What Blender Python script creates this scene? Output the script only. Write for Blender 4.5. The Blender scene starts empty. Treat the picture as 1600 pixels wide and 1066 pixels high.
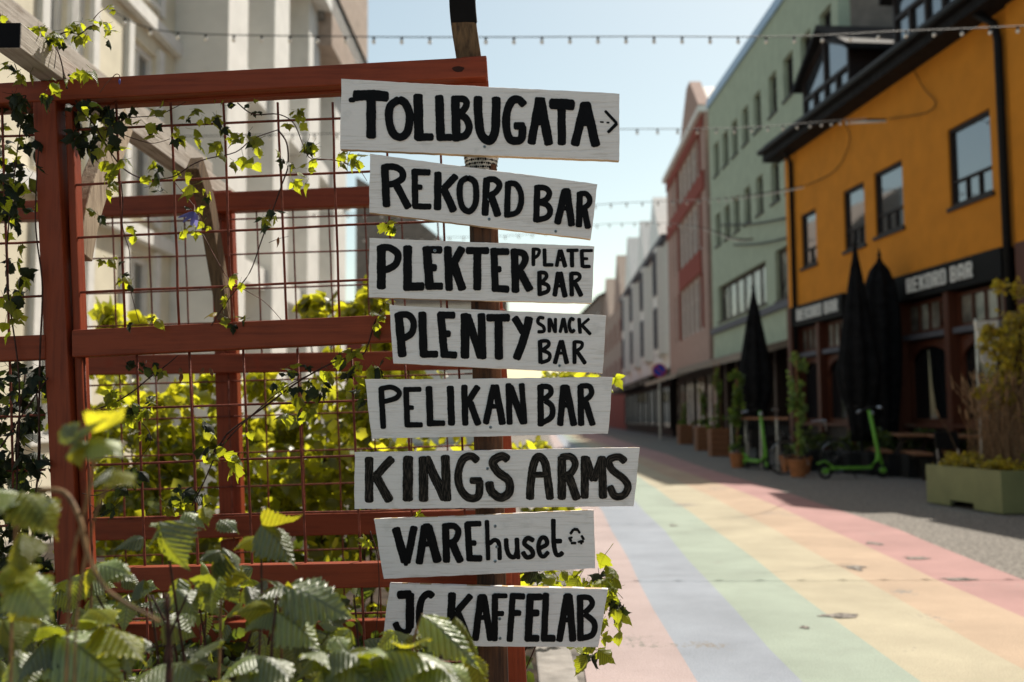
import bpy, bmesh, math, random
import numpy as np
from mathutils import Vector, Matrix
random.seed(7); RS = np.random.RandomState(7)
R = math.radians
sc = bpy.context.scene
# ---------------------------------------------------------------- camera
F = 1556.0; CAMH = 1.15
PITCH = math.atan(119/1556); ROLL = R(0.45)
cp, sp = math.cos(PITCH), math.sin(PITCH)
r0 = Vector((1, 0, 0)); u0 = Vector((0, -sp, cp)); fw = Vector((0, cp, sp))
up = u0*math.cos(ROLL) + r0*math.sin(ROLL)
rt = r0*math.cos(ROLL) - u0*math.sin(ROLL)
C0 = Vector((0, 0, CAMH))
cam = bpy.data.cameras.new('camera'); co = bpy.data.objects.new('camera', cam); sc.collection.objects.link(co)
M = Matrix((rt, up, -fw)).transposed().to_4x4(); M.translation = C0
co.matrix_world = M
cam.sensor_width = 36; cam.lens = 35.0; cam.clip_start = .05; cam.clip_end = 3000
cam.dof.use_dof = True; cam.dof.focus_distance = 2.64; cam.dof.aperture_fstop = 2.6; cam.dof.aperture_blades = 0
sc.camera = co
# ---------------------------------------------------------------- sky, sun, exposure
SUN_AZ = R(35); SUN_EL = R(54)      # azimuth clockwise from +Y (the way the camera looks)
w = bpy.data.worlds.new('World'); sc.world = w; w.use_nodes = True
nt = w.node_tree; bg = nt.nodes['Background']
sky = nt.nodes.new('ShaderNodeTexSky'); sky.sky_type = 'NISHITA'; sky.sun_disc = False
sky.sun_elevation = SUN_EL; sky.sun_rotation = SUN_AZ
sky.air_density = 1.0; sky.dust_density = 1.2; sky.ozone_density = 1.6
tint = nt.nodes.new('ShaderNodeMixRGB'); tint.blend_type = 'MULTIPLY'; tint.inputs[0].default_value = 1; tint.inputs[2].default_value = (1.0, .905, .68, 1)
nt.links.new(sky.outputs[0], tint.inputs[1]); nt.links.new(tint.outputs[0], bg.inputs[0]); bg.inputs[1].default_value = 0.149
sl = bpy.data.lights.new('sun', 'SUN'); sl.energy = 5.0; sl.angle = R(.5); sl.color = (1, .93, .82)
so = bpy.data.objects.new('sun', sl); sc.collection.objects.link(so)
sdir = Vector((math.sin(SUN_AZ)*math.cos(SUN_EL), math.cos(SUN_AZ)*math.cos(SUN_EL), math.sin(SUN_EL)))
so.rotation_euler = (-sdir).to_track_quat('-Z', 'Y').to_euler(); so.location = (10, 10, 30)
sc.view_settings.view_transform = 'Standard'; sc.view_settings.look = 'None'
sc.view_settings.exposure = 0.42; sc.view_settings.gamma = 1; sc.view_settings.use_curve_mapping = False
sc.render.engine = 'CYCLES'; sc.cycles.use_denoising = True; sc.cycles.max_bounces = 6
sc.cycles.transparent_max_bounces = 6; sc.cycles.sample_clamp_indirect = 6
# ---------------------------------------------------------------- geometry from measured directions
def ray(px, py): return fw + rt*((px-800)/F) + up*((533-py)/F)
def P(px, py, d):
    v = ray(px, py); return C0 + v*(d/v.y)
def G(px, py, z=0.0):
    v = ray(px, py); return C0 + v*((z-CAMH)/v.z)
class Plane:
    """vertical wall plane through two ground points"""
    def __init__(s, a, b):
        s.a = Vector((a[0], a[1], 0)); s.b = Vector((b[0], b[1], 0)); s.u = (s.b-s.a).normalized()
        s.n = Vector((s.u.y, -s.u.x, 0))
        if s.n.dot(C0-s.a) < 0: s.n = -s.n          # towards the street
    def hit(s, px, py):
        v = ray(px, py); t = (s.a-C0).dot(s.n)/v.dot(s.n); p = C0+v*t
        return (p-s.a).dot(s.u), p.z
    def at(s, S, z, out=0.0): return s.a + s.u*S + s.n*out + Vector((0, 0, z))
# ---------------------------------------------------------------- materials
def mat(name, col, rough=.7, var=.12, scale=6, bump=0.0, bscale=40, metal=0, spec=.2, stretch=(1,1,1), col2=None, detail=6, coat=0):
    m = bpy.data.materials.new(name); m.use_nodes = True
    n = m.node_tree.nodes; l = m.node_tree.links; b = n['Principled BSDF']
    b.inputs['Roughness'].default_value = rough; b.inputs['Metallic'].default_value = metal
    b.inputs['Specular IOR Level'].default_value = spec; b.inputs['Coat Weight'].default_value = coat
    tc = n.new('ShaderNodeTexCoord'); mp = n.new('ShaderNodeMapping'); mp.inputs['Scale'].default_value = stretch
    l.new(tc.outputs['Object'], mp.inputs[0])
    nz = n.new('ShaderNodeTexNoise'); nz.inputs['Scale'].default_value = scale; nz.inputs['Detail'].default_value = detail
    l.new(mp.outputs[0], nz.inputs[0])
    cr = n.new('ShaderNodeValToRGB'); l.new(nz.outputs[0], cr.inputs[0])
    c2 = col2 or tuple(c*(1-2.2*var) for c in col)
    cr.color_ramp.elements[0].position = .3; cr.color_ramp.elements[1].position = .7
    cr.color_ramp.elements[0].color = (*c2, 1); cr.color_ramp.elements[1].color = (*[min(1, c*(1+var)) for c in col], 1)
    l.new(cr.outputs[0], b.inputs['Base Color'])
    if bump:
        n2 = n.new('ShaderNodeTexNoise'); n2.inputs['Scale'].default_value = bscale; n2.inputs['Detail'].default_value = 6
        l.new(mp.outputs[0], n2.inputs[0])
        bp = n.new('ShaderNodeBump'); bp.inputs['Strength'].default_value = bump; bp.inputs['Distance'].default_value = .01
        l.new(n2.outputs[0], bp.inputs['Height']); l.new(bp.outputs[0], b.inputs['Normal'])
    return m
def wood(name, c1, c2, rough=.65, grain=60, axis='X', bump=.5, knots=True, cover=.5, c3=None, dist=.004):
    """painted or bare wood: long grain streaks, finer cracks, knots; axis = direction the grain runs"""
    m = bpy.data.materials.new(name); m.use_nodes = True
    n = m.node_tree.nodes; l = m.node_tree.links; b = n['Principled BSDF']; b.inputs['Roughness'].default_value = rough; b.inputs['Specular IOR Level'].default_value = .25
    tc = n.new('ShaderNodeTexCoord'); mp = n.new('ShaderNodeMapping')
    s = {'X': (.045, 1, 1), 'Y': (1, .045, 1), 'Z': (1, 1, .045)}[axis]
    mp.inputs['Scale'].default_value = s; l.new(tc.outputs['Object'], mp.inputs[0])
    # warp
    wz = n.new('ShaderNodeTexNoise'); wz.inputs['Scale'].default_value = 5; l.new(tc.outputs['Object'], wz.inputs[0])
    add = n.new('ShaderNodeVectorMath'); add.operation = 'MULTIPLY_ADD'; add.inputs[1].default_value = (.01, .01, .01)
    l.new(wz.outputs['Color'], add.inputs[0]); l.new(mp.outputs[0], add.inputs[2])
    g = n.new('ShaderNodeTexNoise'); g.inputs['Scale'].default_value = grain*2.2; g.inputs['Detail'].default_value = 8; g.inputs['Roughness'].default_value = .65
    l.new(add.outputs[0], g.inputs[0])
    w2 = n.new('ShaderNodeTexNoise'); w2.inputs['Scale'].default_value = 9; w2.inputs['Detail'].default_value = 5; l.new(tc.outputs['Object'], w2.inputs[0])
    mx = n.new('ShaderNodeMath'); mx.operation = 'MULTIPLY_ADD'; mx.inputs[1].default_value = .35; l.new(w2.outputs[0], mx.inputs[0]); l.new(g.outputs[0], mx.inputs[2])
    cr = n.new('ShaderNodeValToRGB'); e = cr.color_ramp.elements
    e[0].position = cover-.10; e[0].color = (*c2, 1); e[1].position = cover+.16; e[1].color = (*c1, 1)
    l.new(mx.outputs[0], cr.inputs[0]); src = cr.outputs[0]
    if c3:
        v = n.new('ShaderNodeTexNoise'); v.inputs['Scale'].default_value = 14; v.inputs['Detail'].default_value = 7; l.new(tc.outputs['Object'], v.inputs[0])
        r2 = n.new('ShaderNodeValToRGB'); r2.color_ramp.elements[0].position = .62; r2.color_ramp.elements[1].position = .78
        l.new(v.outputs[0], r2.inputs[0])
        mm = n.new('ShaderNodeMixRGB'); l.new(r2.outputs[0], mm.inputs[0]); l.new(src, mm.inputs[1]); mm.inputs[2].default_value = (*c3, 1); src = mm.outputs[0]
    l.new(src, b.inputs['Base Color'])
    bp = n.new('ShaderNodeBump'); bp.inputs['Strength'].default_value = bump; bp.inputs['Distance'].default_value = dist
    l.new(g.outputs[0], bp.inputs['Height']); l.new(bp.outputs[0], b.inputs['Normal'])
    return m
def leafmat(name, c, ct, rough=.45, trans=.5, spec=.5, veins=True, vcol=None, var=.3, bump=.6):
    m = bpy.data.materials.new(name); m.use_nodes = True
    n = m.node_tree.nodes; l = m.node_tree.links; b = n['Principled BSDF']; out = n['Material Output']
    b.inputs['Roughness'].default_value = rough; b.inputs['Specular IOR Level'].default_value = spec
    oi = n.new('ShaderNodeNewGeometry'); tc = n.new('ShaderNodeTexCoord')
    nz = n.new('ShaderNodeTexNoise'); nz.inputs['Scale'].default_value = 9; l.new(tc.outputs['Object'], nz.inputs[0])
    ob_ = n.new('ShaderNodeObjectInfo'); ad_ = n.new('ShaderNodeMath'); ad_.operation = 'ADD'; l.new(oi.outputs['Random Per Island'], ad_.inputs[0]); l.new(ob_.outputs['Random'], ad_.inputs[1])
    fr_ = n.new('ShaderNodeMath'); fr_.operation = 'FRACT'; l.new(ad_.outputs[0], fr_.inputs[0]); rn = fr_.outputs[0]
    hv = n.new('ShaderNodeHueSaturation'); hv.inputs['Color'].default_value = (*c, 1)
    ma = n.new('ShaderNodeMapRange'); ma.inputs[3].default_value = 1-var; ma.inputs[4].default_value = 1+var*1.3; l.new(rn, ma.inputs[0]); l.new(ma.outputs[0], hv.inputs['Value'])
    mh = n.new('ShaderNodeMapRange'); mh.inputs[3].default_value = .47; mh.inputs[4].default_value = .52; l.new(nz.outputs[0], mh.inputs[0]); l.new(mh.outputs[0], hv.inputs['Hue'])
    src = hv.outputs[0]
    tr = n.new('ShaderNodeBsdfTranslucent'); h2 = n.new('ShaderNodeHueSaturation'); h2.inputs['Color'].default_value = (*ct, 1)
    mb = n.new('ShaderNodeMapRange'); mb.inputs[3].default_value = .38; mb.inputs[4].default_value = 1.25; l.new(rn, mb.inputs[0]); l.new(mb.outputs[0], h2.inputs['Value'])
    l.new(mh.outputs[0], h2.inputs['Hue'])
    tsrc = h2.outputs[0]
    if veins:
        uv = n.new('ShaderNodeUVMap'); se = n.new('ShaderNodeSeparateXYZ'); l.new(uv.outputs[0], se.inputs[0])
        ab = n.new('ShaderNodeMath'); ab.operation = 'ABSOLUTE'; l.new(se.outputs[0], ab.inputs[0])
        m1 = n.new('ShaderNodeMath'); m1.operation = 'MULTIPLY_ADD'; m1.inputs[1].default_value = -.75; l.new(ab.outputs[0], m1.inputs[0]); l.new(se.outputs[1], m1.inputs[2])
        m2 = n.new('ShaderNodeMath'); m2.operation = 'MULTIPLY'; m2.inputs[1].default_value = 9; l.new(m1.outputs[0], m2.inputs[0])
        fr = n.new('ShaderNodeMath'); fr.operation = 'PINGPONG'; fr.inputs[1].default_value = .5; l.new(m2.outputs[0], fr.inputs[0])
        mid = n.new('ShaderNodeMath'); mid.operation = 'MULTIPLY'; mid.inputs[1].default_value = 9; l.new(ab.outputs[0], mid.inputs[0])
        mn = n.new('ShaderNodeMath'); mn.operation = 'MINIMUM'; l.new(fr.outputs[0], mn.inputs[0]); l.new(mid.outputs[0], mn.inputs[1])
        vr = n.new('ShaderNodeValToRGB'); vr.color_ramp.elements[0].position = .02; vr.color_ramp.elements[1].position = .22
        l.new(mn.outputs[0], vr.inputs[0])
        mm = n.new('ShaderNodeMixRGB'); l.new(vr.outputs[0], mm.inputs[0]); mm.inputs[1].default_value = (*(vcol or tuple(x*.55 for x in c)), 1); l.new(src, mm.inputs[2]); src = mm.outputs[0]
        m3 = n.new('ShaderNodeMixRGB'); m3.blend_type = 'MULTIPLY'; m3.inputs[0].default_value = .45; l.new(tsrc, m3.inputs[1]); l.new(vr.outputs[0], m3.inputs[2]); tsrc = m3.outputs[0]
        bp = n.new('ShaderNodeBump'); bp.inputs['Strength'].default_value = bump; bp.inputs['Distance'].default_value = .003
        l.new(mn.outputs[0], bp.inputs['Height']); l.new(bp.outputs[0], b.inputs['Normal'])
    l.new(src, b.inputs['Base Color']); l.new(tsrc, tr.inputs[0])
    mix = n.new('ShaderNodeMixShader'); mix.inputs[0].default_value = trans
    l.new(b.outputs[0], mix.inputs[1]); l.new(tr.outputs[0], mix.inputs[2]); l.new(mix.outputs[0], out.inputs[0])
    return m
MT = {}
MT['sign'] = wood('whitewashed_board', (.85, .80, .775), (.58, .52, .47), .6, 95, 'X', .8, cover=.50, c3=(.62, .59, .56), dist=.003)
MT['signedge'] = wood('raw_board_edge', (.52, .38, .22), (.30, .20, .11), .8, 50, 'X', .5)
MT['post'] = wood('dark_post', (.105, .045, .022), (.022, .011, .008), .6, 40, 'Z', .9, cover=.62)
MT['red'] = wood('red_paint_wood', (.235, .042, .014), (.145, .024, .008), .50, 34, 'X', .35, cover=.56, c3=(.24, .032, .008))
MT['redz'] = wood('red_paint_wood_upright', (.235, .042, .014), (.145, .024, .008), .50, 34, 'Z', .35, cover=.56, c3=(.24, .032, .008))
MT['knot'] = mat('knot', (.035, .012, .008), .8)
MT['grey'] = wood('weathered_timber', (.46, .42, .37), (.22, .18, .14), .8, 38, 'Y', .8, cover=.55)
MT['brownz'] = wood('shaded_brace_timber', (.15, .095, .05), (.05, .032, .02), .8, 38, 'Z', .8, cover=.58)  # brace timber in shade: the shade is put into the darker brown
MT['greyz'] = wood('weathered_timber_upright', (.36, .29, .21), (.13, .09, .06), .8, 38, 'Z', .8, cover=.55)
MT['wire'] = mat('rusty_red_wire', (.20, .050, .030), .6, .25, 40, .3, 200)
MT['stem'] = mat('vine_stem', (.060, .026, .020), .7, .3, 50)
MT['stemg'] = mat('green_red_stem', (.16, .065, .045), .6, .3, 50)
MT['cane'] = mat('cane_stem', (.22, .13, .06), .6, .3, 50)
MT['screw'] = mat('screw_metal', (.30, .34, .36), .45, .3, 300, metal=.8)
MT['cup'] = mat('enamel_cup', (.50, .50, .47), .45, .25, 60)
MT['black'] = mat('matte_black', (.008, .008, .009), .8, .2, spec=.1)
MT['leaf'] = leafmat('vine_leaf', (.050, .085, .014), (.72, .80, .03), .42, .58)
MT['leafshade'] = leafmat('vine_leaf_shaded', (.012, .020, .007), (.05, .075, .01), .5, .30, spec=.3)  # darkened copy of the vine leaf, colour stands for leaves in shade
MT['hedge'] = leafmat('shrub_leaf', (.055, .085, .018), (.80, .80, .035), .36, .60, veins=False, var=.45, spec=.9)
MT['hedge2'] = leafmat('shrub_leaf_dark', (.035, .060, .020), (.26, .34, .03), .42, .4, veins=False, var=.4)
MT['front'] = leafmat('bramble_leaf', (.100, .140, .052), (.60, .68, .025), .43, .38, spec=1.0, var=.62, vcol=(.022, .045, .014), bump=1.0)
MT['fronty'] = leafmat('backlit_bramble_leaf', (.13, .17, .03), (.72, .68, .03), .45, .6, spec=.5, var=.15, bump=.8)  # yellower copy of the bramble leaf, backlight put into the colour
MT['farplant'] = leafmat('terrace_plant', (.060, .115, .020), (.30, .42, .04), .5, .45, veins=False, var=.5)
MT['yellowleaf'] = leafmat('yellow_shrub', (.30, .25, .035), (.75, .60, .04), .4, .5, veins=False, var=.4)
MT['drygrass'] = mat('dry_grass', (.33, .20, .11), .8, .3, 30)
MT['petal'] = leafmat('clematis_petal', (.17, .15, .42), (.28, .25, .60), .5, .45, veins=False, var=.1)
def paint(name, c1, c2, lo, hi, scale=90):
    m = bpy.data.materials.new(name); m.use_nodes = True
    n = m.node_tree.nodes; l = m.node_tree.links; b = n['Principled BSDF']
    b.inputs['Specular IOR Level'].default_value = .12
    uv = n.new('ShaderNodeUVMap'); mp = n.new('ShaderNodeMapping'); mp.inputs['Scale'].default_value = (5, 1.0, 1); l.new(uv.outputs[0], mp.inputs[0])
    nz = n.new('ShaderNodeTexNoise'); nz.inputs['Scale'].default_value = 1.6; nz.inputs['Detail'].default_value = 6; nz.inputs['Roughness'].default_value = .6
    l.new(mp.outputs[0], nz.inputs[0])
    cr = n.new('ShaderNodeValToRGB'); e = cr.color_ramp.elements; e[0].position = lo; e[0].color = (*c1, 1); e[1].position = hi; e[1].color = (*c2, 1)
    l.new(nz.outputs[0], cr.inputs[0]); l.new(cr.outputs[0], b.inputs['Base Color'])
    b.inputs['Roughness'].default_value = .55
    return m
MT['ink'] = paint('black_brush_paint', (.0028, .0026, .0034), (.022, .019, .018), .55, .88)
MT['inkdry'] = paint('dry_brush_paint', (.004, .0035, .003), (.125, .10, .08), .47, .80)
MT['front'].node_tree.nodes['Principled BSDF'].inputs['IOR'].default_value = 1.62
# ---------------------------------------------------------------- object helpers
COL = sc.collection
def mk(name, verts, faces, m=None, parent=None, uvs=None, smooth=False, mats=None, fm=None):
    me = bpy.data.meshes.new(name); me.from_pydata([tuple(v) for v in verts], [], faces)
    if uvs is not None:
        lay = me.uv_layers.new(name='UVMap'); idx = np.empty(len(me.loops), dtype=np.int32); me.loops.foreach_get('vertex_index', idx)
        lay.data.foreach_set('uv', np.asarray(uvs, dtype=np.float32)[idx].ravel())
    for x in (mats or [m]):
        if x: me.materials.append(x)
    if fm is not None: me.polygons.foreach_set('material_index', fm)
    if smooth: me.polygons.foreach_set('use_smooth', [True]*len(me.polygons))
    me.update()
    o = bpy.data.objects.new(name, me); COL.objects.link(o)
    if parent: o.parent = parent
    return o
def tag(o, label=None, cat=None, group=None, kind=None):
    if label: o['label'] = label
    if cat: o['category'] = cat
    if group: o['group'] = group
    if kind: o['kind'] = kind
    return o
def thing(name, label, cat, loc=(0, 0, 0), group=None):
    o = bpy.data.objects.new(name, None); COL.objects.link(o); o.empty_display_size = .1
    return tag(o, label, cat, group)
class MB:
    def __init__(s): s.v = []; s.f = []
    def add(s, vs, fs):
        k = len(s.v); s.v += [Vector(v) for v in vs]; s.f += [tuple(i+k for i in f) for f in fs]; return s
    def hexa(s, c):   # 8 corners: bottom 4 then top 4
        return s.add(c, [(0, 3, 2, 1), (4, 5, 6, 7), (0, 1, 5, 4), (1, 2, 6, 5), (2, 3, 7, 6), (3, 0, 4, 7)])
    def box(s, a, b):
        x0, y0, z0 = a; x1, y1, z1 = b
        return s.hexa([(x0, y0, z0), (x1, y0, z0), (x1, y1, z0), (x0, y1, z0), (x0, y0, z1), (x1, y0, z1), (x1, y1, z1), (x0, y1, z1)])
    def pbox(s, pl, s0, s1, z0, z1, o0, o1):   # box on a wall plane
        c = [pl.at(s0, z0, o0), pl.at(s1, z0, o0), pl.at(s1, z0, o1), pl.at(s0, z0, o1)]
        return s.hexa(c + [p+Vector((0, 0, z1-z0)) for p in c])
    def sweep(s, pts, w, h, side=None, taper=None):
        """rectangular section w (along side) x h swept along pts"""
        pts = [Vector(p) for p in pts]; n = len(pts); k = len(s.v)
        for i, p in enumerate(pts):
            t = (pts[min(i+1, n-1)]-pts[max(i-1, 0)]).normalized()
            sd = Vector(side) if side is not None else (Vector((0, 0, 1)).cross(t) if abs(t.z) < .95 else Vector((1, 0, 0)))
            sd = (sd - t*sd.dot(t)).normalized(); u = t.cross(sd)
            tp = taper(i/(n-1)) if taper else 1
            for a, b in ((-1, -1), (1, -1), (1, 1), (-1, 1)): s.v.append(p + sd*(a*w*tp/2) + u*(b*h*tp/2))
        for i in range(n-1):
            for j in range(4):
                a = k+4*i+j; b = k+4*i+(j+1) % 4; s.f.append((a, b, b+4, a+4))
        s.f.append((k, k+3, k+2, k+1)); e = k+4*(n-1); s.f.append((e, e+1, e+2, e+3)); return s
    def tube(s, pts, r, seg=6, taper=None, closed=False):
        pts = [Vector(p) for p in pts]; n = len(pts); k = len(s.v); ref = Vector((0.13, 0.2, 1)).normalized()
        for i, p in enumerate(pts):
            if closed: t = (pts[(i+1) % n]-pts[i-1]).normalized()
            else: t = (pts[min(i+1, n-1)]-pts[max(i-1, 0)]).normalized()
            rf = ref if abs(t.dot(ref)) < .9 else Vector((1, 0, 0))
            a = t.cross(rf).normalized(); b = t.cross(a)
            rr = r*(taper(i/(n-1)) if taper else 1)
            for j in range(seg):
                q = 2*math.pi*j/seg; s.v.append(p + a*math.cos(q)*rr + b*math.sin(q)*rr)
        for i in range(n if closed else n-1):
            for j in range(seg):
                a = k+i*seg+j; b = k+i*seg+(j+1) % seg; i2 = (i+1) % n
                s.f.append((a, b, k+i2*seg+(j+1) % seg, k+i2*seg+j))
        if not closed:
            s.f.append(tuple(k+j for j in reversed(range(seg)))); s.f.append(tuple(k+(n-1)*seg+j for j in range(seg)))
        return s
    def lathe(s, c, prof, seg=16, wob=0, folds=0):
        k = len(s.v); c = Vector(c)
        for (r, z) in prof:
            for j in range(seg):
                q = 2*math.pi*j/seg; rr = r*(1 + (wob*math.cos(folds*q) if folds else 0)); s.v.append(c+Vector((rr*math.cos(q), rr*math.sin(q), z)))
        for i in range(len(prof)-1):
            for j in range(seg):
                a = k+i*seg+j; b = k+i*seg+(j+1) % seg; s.f.append((a, b, b+seg, a+seg))
        s.f.append(tuple(k+j for j in reversed(range(seg)))); s.f.append(tuple(k+(len(prof)-1)*seg+j for j in range(seg))); return s
    def sphere(s, c, r, seg=8, rings=6, sz=1):
        return s.lathe(c, [(max(.001, r*math.sin(math.pi*i/rings)), -r*sz*math.cos(math.pi*i/rings)) for i in range(rings+1)], seg)
    def build(s, name, m, parent=None, smooth=False, bevel=0, kind=None):
        o = mk(name, s.v, s.f, m, parent, smooth=smooth)
        if bevel:
            md = o.modifiers.new('bevel', 'BEVEL'); md.width = bevel; md.segments = 2; md.limit_method = 'ANGLE'
        if kind: o['kind'] = kind
        return o
def crv(pts, n=6):
    """Catmull-Rom through points (tuples or vectors)"""
    pts = [Vector(p) for p in pts]; out = []
    for i in range(len(pts)-1):
        p0 = pts[max(i-1, 0)]; p1 = pts[i]; p2 = pts[i+1]; p3 = pts[min(i+2, len(pts)-1)]
        for j in range(n):
            t = j/n
            out.append(.5*((2*p1)+(p2-p0)*t+(2*p0-5*p1+4*p2-p3)*t*t+(3*p1-p0-3*p2+p3)*t**3))
    out.append(pts[-1]); return out
def noisy(m, scale, amp):   # slight irregularity helper
    return (random.random()-.5)*2*amp
# ================================================================ GROUND
MT['ground'] = mat('gravelly_asphalt', (.22, .20, .18), .9, .3, 5, .6, 60, detail=12)
MT['side'] = mat('worn_aggregate_paving', (.235, .215, .19), .9, .34, 30, .8, 90, detail=12)
MT['kerb'] = mat('concrete_kerb', (.30, .28, .26), .9, .15, 10, .3, 60)
MT['soil'] = mat('soil', (.045, .032, .022), .95, .4, 8, .8, 20)
def roadpaint(name, col):
    m = bpy.data.materials.new(name); m.use_nodes = True
    n = m.node_tree.nodes; l = m.node_tree.links; b = n['Principled BSDF']; b.inputs['Roughness'].default_value = .72; b.inputs['Specular IOR Level'].default_value = .4
    tc = n.new('ShaderNodeTexCoord')
    nz = n.new('ShaderNodeTexNoise'); nz.inputs['Scale'].default_value = 1.3; nz.inputs['Detail'].default_value = 12; nz.inputs['Roughness'].default_value = .62; l.new(tc.outputs['Object'], nz.inputs[0])
    cr = n.new('ShaderNodeValToRGB'); e = cr.color_ramp.elements; e[0].position = .28; e[1].position = .72
    e[0].color = (*[c*.78 for c in col], 1); e[1].color = (*[min(.8, c*1.12+.02) for c in col], 1); l.new(nz.outputs[0], cr.inputs[0])
    # bare worn spots
    w1 = n.new('ShaderNodeTexNoise'); w1.inputs['Scale'].default_value = 1.1; w1.inputs['Detail'].default_value = 3; l.new(tc.outputs['Object'], w1.inputs[0])
    w2 = n.new('ShaderNodeTexNoise'); w2.inputs['Scale'].default_value = 38; w2.inputs['Detail'].default_value = 6; l.new(tc.outputs['Object'], w2.inputs[0])
    mm = n.new('ShaderNodeMath'); mm.operation = 'MULTIPLY_ADD'; mm.inputs[1].default_value = .35; l.new(w2.outputs[0], mm.inputs[0]); l.new(w1.outputs[0], mm.inputs[2])
    wr = n.new('ShaderNodeValToRGB'); wr.color_ramp.elements[0].position = .835; wr.color_ramp.elements[1].position = .885; l.new(mm.outputs[0], wr.inputs[0])
    mx = n.new('ShaderNodeMixRGB'); l.new(wr.outputs[0], mx.inputs[0]); l.new(cr.outputs[0], mx.inputs[1]); mx.inputs[2].default_value = (.19, .17, .15, 1)
    # fine stone grain
    g = n.new('ShaderNodeTexNoise'); g.inputs['Scale'].default_value = 120; g.inputs['Detail'].default_value = 4; l.new(tc.outputs['Object'], g.inputs[0])
    gr = n.new('ShaderNodeValToRGB'); gr.color_ramp.elements[0].color = (.72, .72, .72, 1); gr.color_ramp.elements[0].position = .35; gr.color_ramp.elements[1].position = .6; l.new(g.outputs[0], gr.inputs[0])
    m2 = n.new('ShaderNodeMixRGB'); m2.blend_type = 'MULTIPLY'; m2.inputs[0].default_value = .85; l.new(mx.outputs[0], m2.inputs[1]); l.new(gr.outputs[0], m2.inputs[2])
    l.new(m2.outputs[0], b.inputs['Base Color'])
    bp = n.new('ShaderNodeBump'); bp.inputs['Strength'].default_value = .4; bp.inputs['Distance'].default_value = .01; l.new(g.outputs[0], bp.inputs['Height']); l.new(bp.outputs[0], b.inputs['Normal'])
    return m
g = MB().add([(-700, -300, 0), (700, -300, 0), (700, 1500, 0), (-700, 1500, 0)], [(0, 1, 2, 3)]).build('ground', MT['ground']); tag(g, kind='structure')
ks = [(-2, .30, .77, 1.23, 1.72, 2.26, 2.78, 3.24), (2, .30, .77, 1.23, 1.72, 2.26, 2.78, 3.24), (4.3, .305, .77, 1.23, 1.72, 2.26, 2.79, 3.30), (7, .42, .87, 1.34, 1.86, 2.42, 2.93, 3.50), (10, .58, .99, 1.50, 2.02, 2.60, 3.15, 3.82),
      (14.5, .75, 1.15, 1.68, 2.20, 2.82, 3.42, 4.02), (22, 1.0, 1.46, 2.0, 2.5, 3.0, 3.53, 4.2), (30, 1.3, 1.75, 2.25, 2.75, 3.2, 3.70, 4.6), (50, 1.9, 2.3, 2.75, 3.1, 3.45, 3.85, 5.2), (90, 3.2, 3.6, 4.0, 4.4, 4.8, 5.2, 6.4)]
kf = [tuple(k) for k in np.array([[np.interp(d, [q[0] for q in ks], [q[j] for q in ks]) for j in range(8)] for d in np.concatenate([np.arange(-2, 30, 1.0), np.arange(30, 91, 5)])])]
for j, (nm, col) in enumerate([('pink', (.37, .285, .275)), ('blue', (.245, .275, .325)), ('green', (.27, .325, .26)), ('yellow', (.385, .335, .225)), ('orange', (.405, .285, .185)), ('red', (.355, .175, .16))]):
    vs = []; fs = []
    for i, k in enumerate(kf):
        a = k[j+1]+.010*math.sin(i*1.7+j*3); b = k[j+2]+.010*math.sin(i*1.7+j*3+3)
        vs += [(a, k[0], .008), (b, k[0], .008)]
        if i: fs.append((2*i-2, 2*i-1, 2*i+1, 2*i))
    o = mk('painted_road_stripe', vs, fs, roadpaint('road_paint_'+nm, col)); tag(o, 'faded %s stripe of the rainbow street' % nm, kind='structure')
MT['patch'] = mat('bare_worn_asphalt', (.25, .225, .20), .9, .5, 45, .5, 90)
for k, (px, py, rx, ry) in enumerate([(1314, 962, .105, .055), (1333, 886, .075, .09), (1342, 890, .03, .05), (1497, 905, .10, .07), (1431, 872, .09, .09), (1366, 849, .06, .09), (1258, 980, .025, .03), (1051, 821, .04, .09)]):
    c = G(px, py, .012); rs_ = random.Random(k); n_ = 34; ph = rs_.random()*6
    ring = [c+Vector((rx*math.cos(q)*(1+.3*math.sin(3*q+ph)+.22*math.sin(7*q+ph*2)+rs_.uniform(-.15, .15)), ry*math.sin(q)*(1+.3*math.sin(2*q+ph)+rs_.uniform(-.2, .2)), 0)) for q in [i*2*math.pi/n_ for i in range(n_)]]
    tag(mk('worn_patch', ring, [tuple(range(n_))], MT['patch']), kind='structure')
for k, pts in enumerate([[(960, 905), (1080, 897), (1220, 893), (1330, 880)], [(1020, 838), (1150, 822), (1290, 815)]]):
    q = crv([G(x, y, .0115) for x, y in pts], 8); vs = []; fs = []
    for i, p_ in enumerate(q):
        t_ = (q[min(i+1, len(q)-1)]-q[max(i-1, 0)]).normalized(); s_ = Vector((-t_.y, t_.x, 0))*.0022*random.uniform(.4, 1.5); j_ = Vector((random.uniform(-.008, .008), random.uniform(-.008, .008), 0)); vs += [p_-s_+j_, p_+s_+j_]
        if i: fs.append((2*i-2, 2*i, 2*i+1, 2*i-1))
    tag(mk('asphalt_crack', vs, fs, MT['patch']), kind='structure')
# gravel strip on the right of the rainbow
vs = []; fs = []
for i, k in enumerate(kf):
    vs += [(k[7], k[0], .005), (14, k[0], .005)]
    if i: fs.append((2*i-2, 2*i-1, 2*i+1, 2*i))
tag(mk('pavement', vs, fs, MT['side']), kind='structure')
tag(MB().box((.10, -1, 0), (.27, 22, .035)).build('kerb', MT['kerb'], bevel=.01), kind='structure')
tag(MB().box((-4.2, 1.9, 0), (.098, 9.5, .05)).build('planting_bed', MT['soil']), kind='structure')
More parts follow.
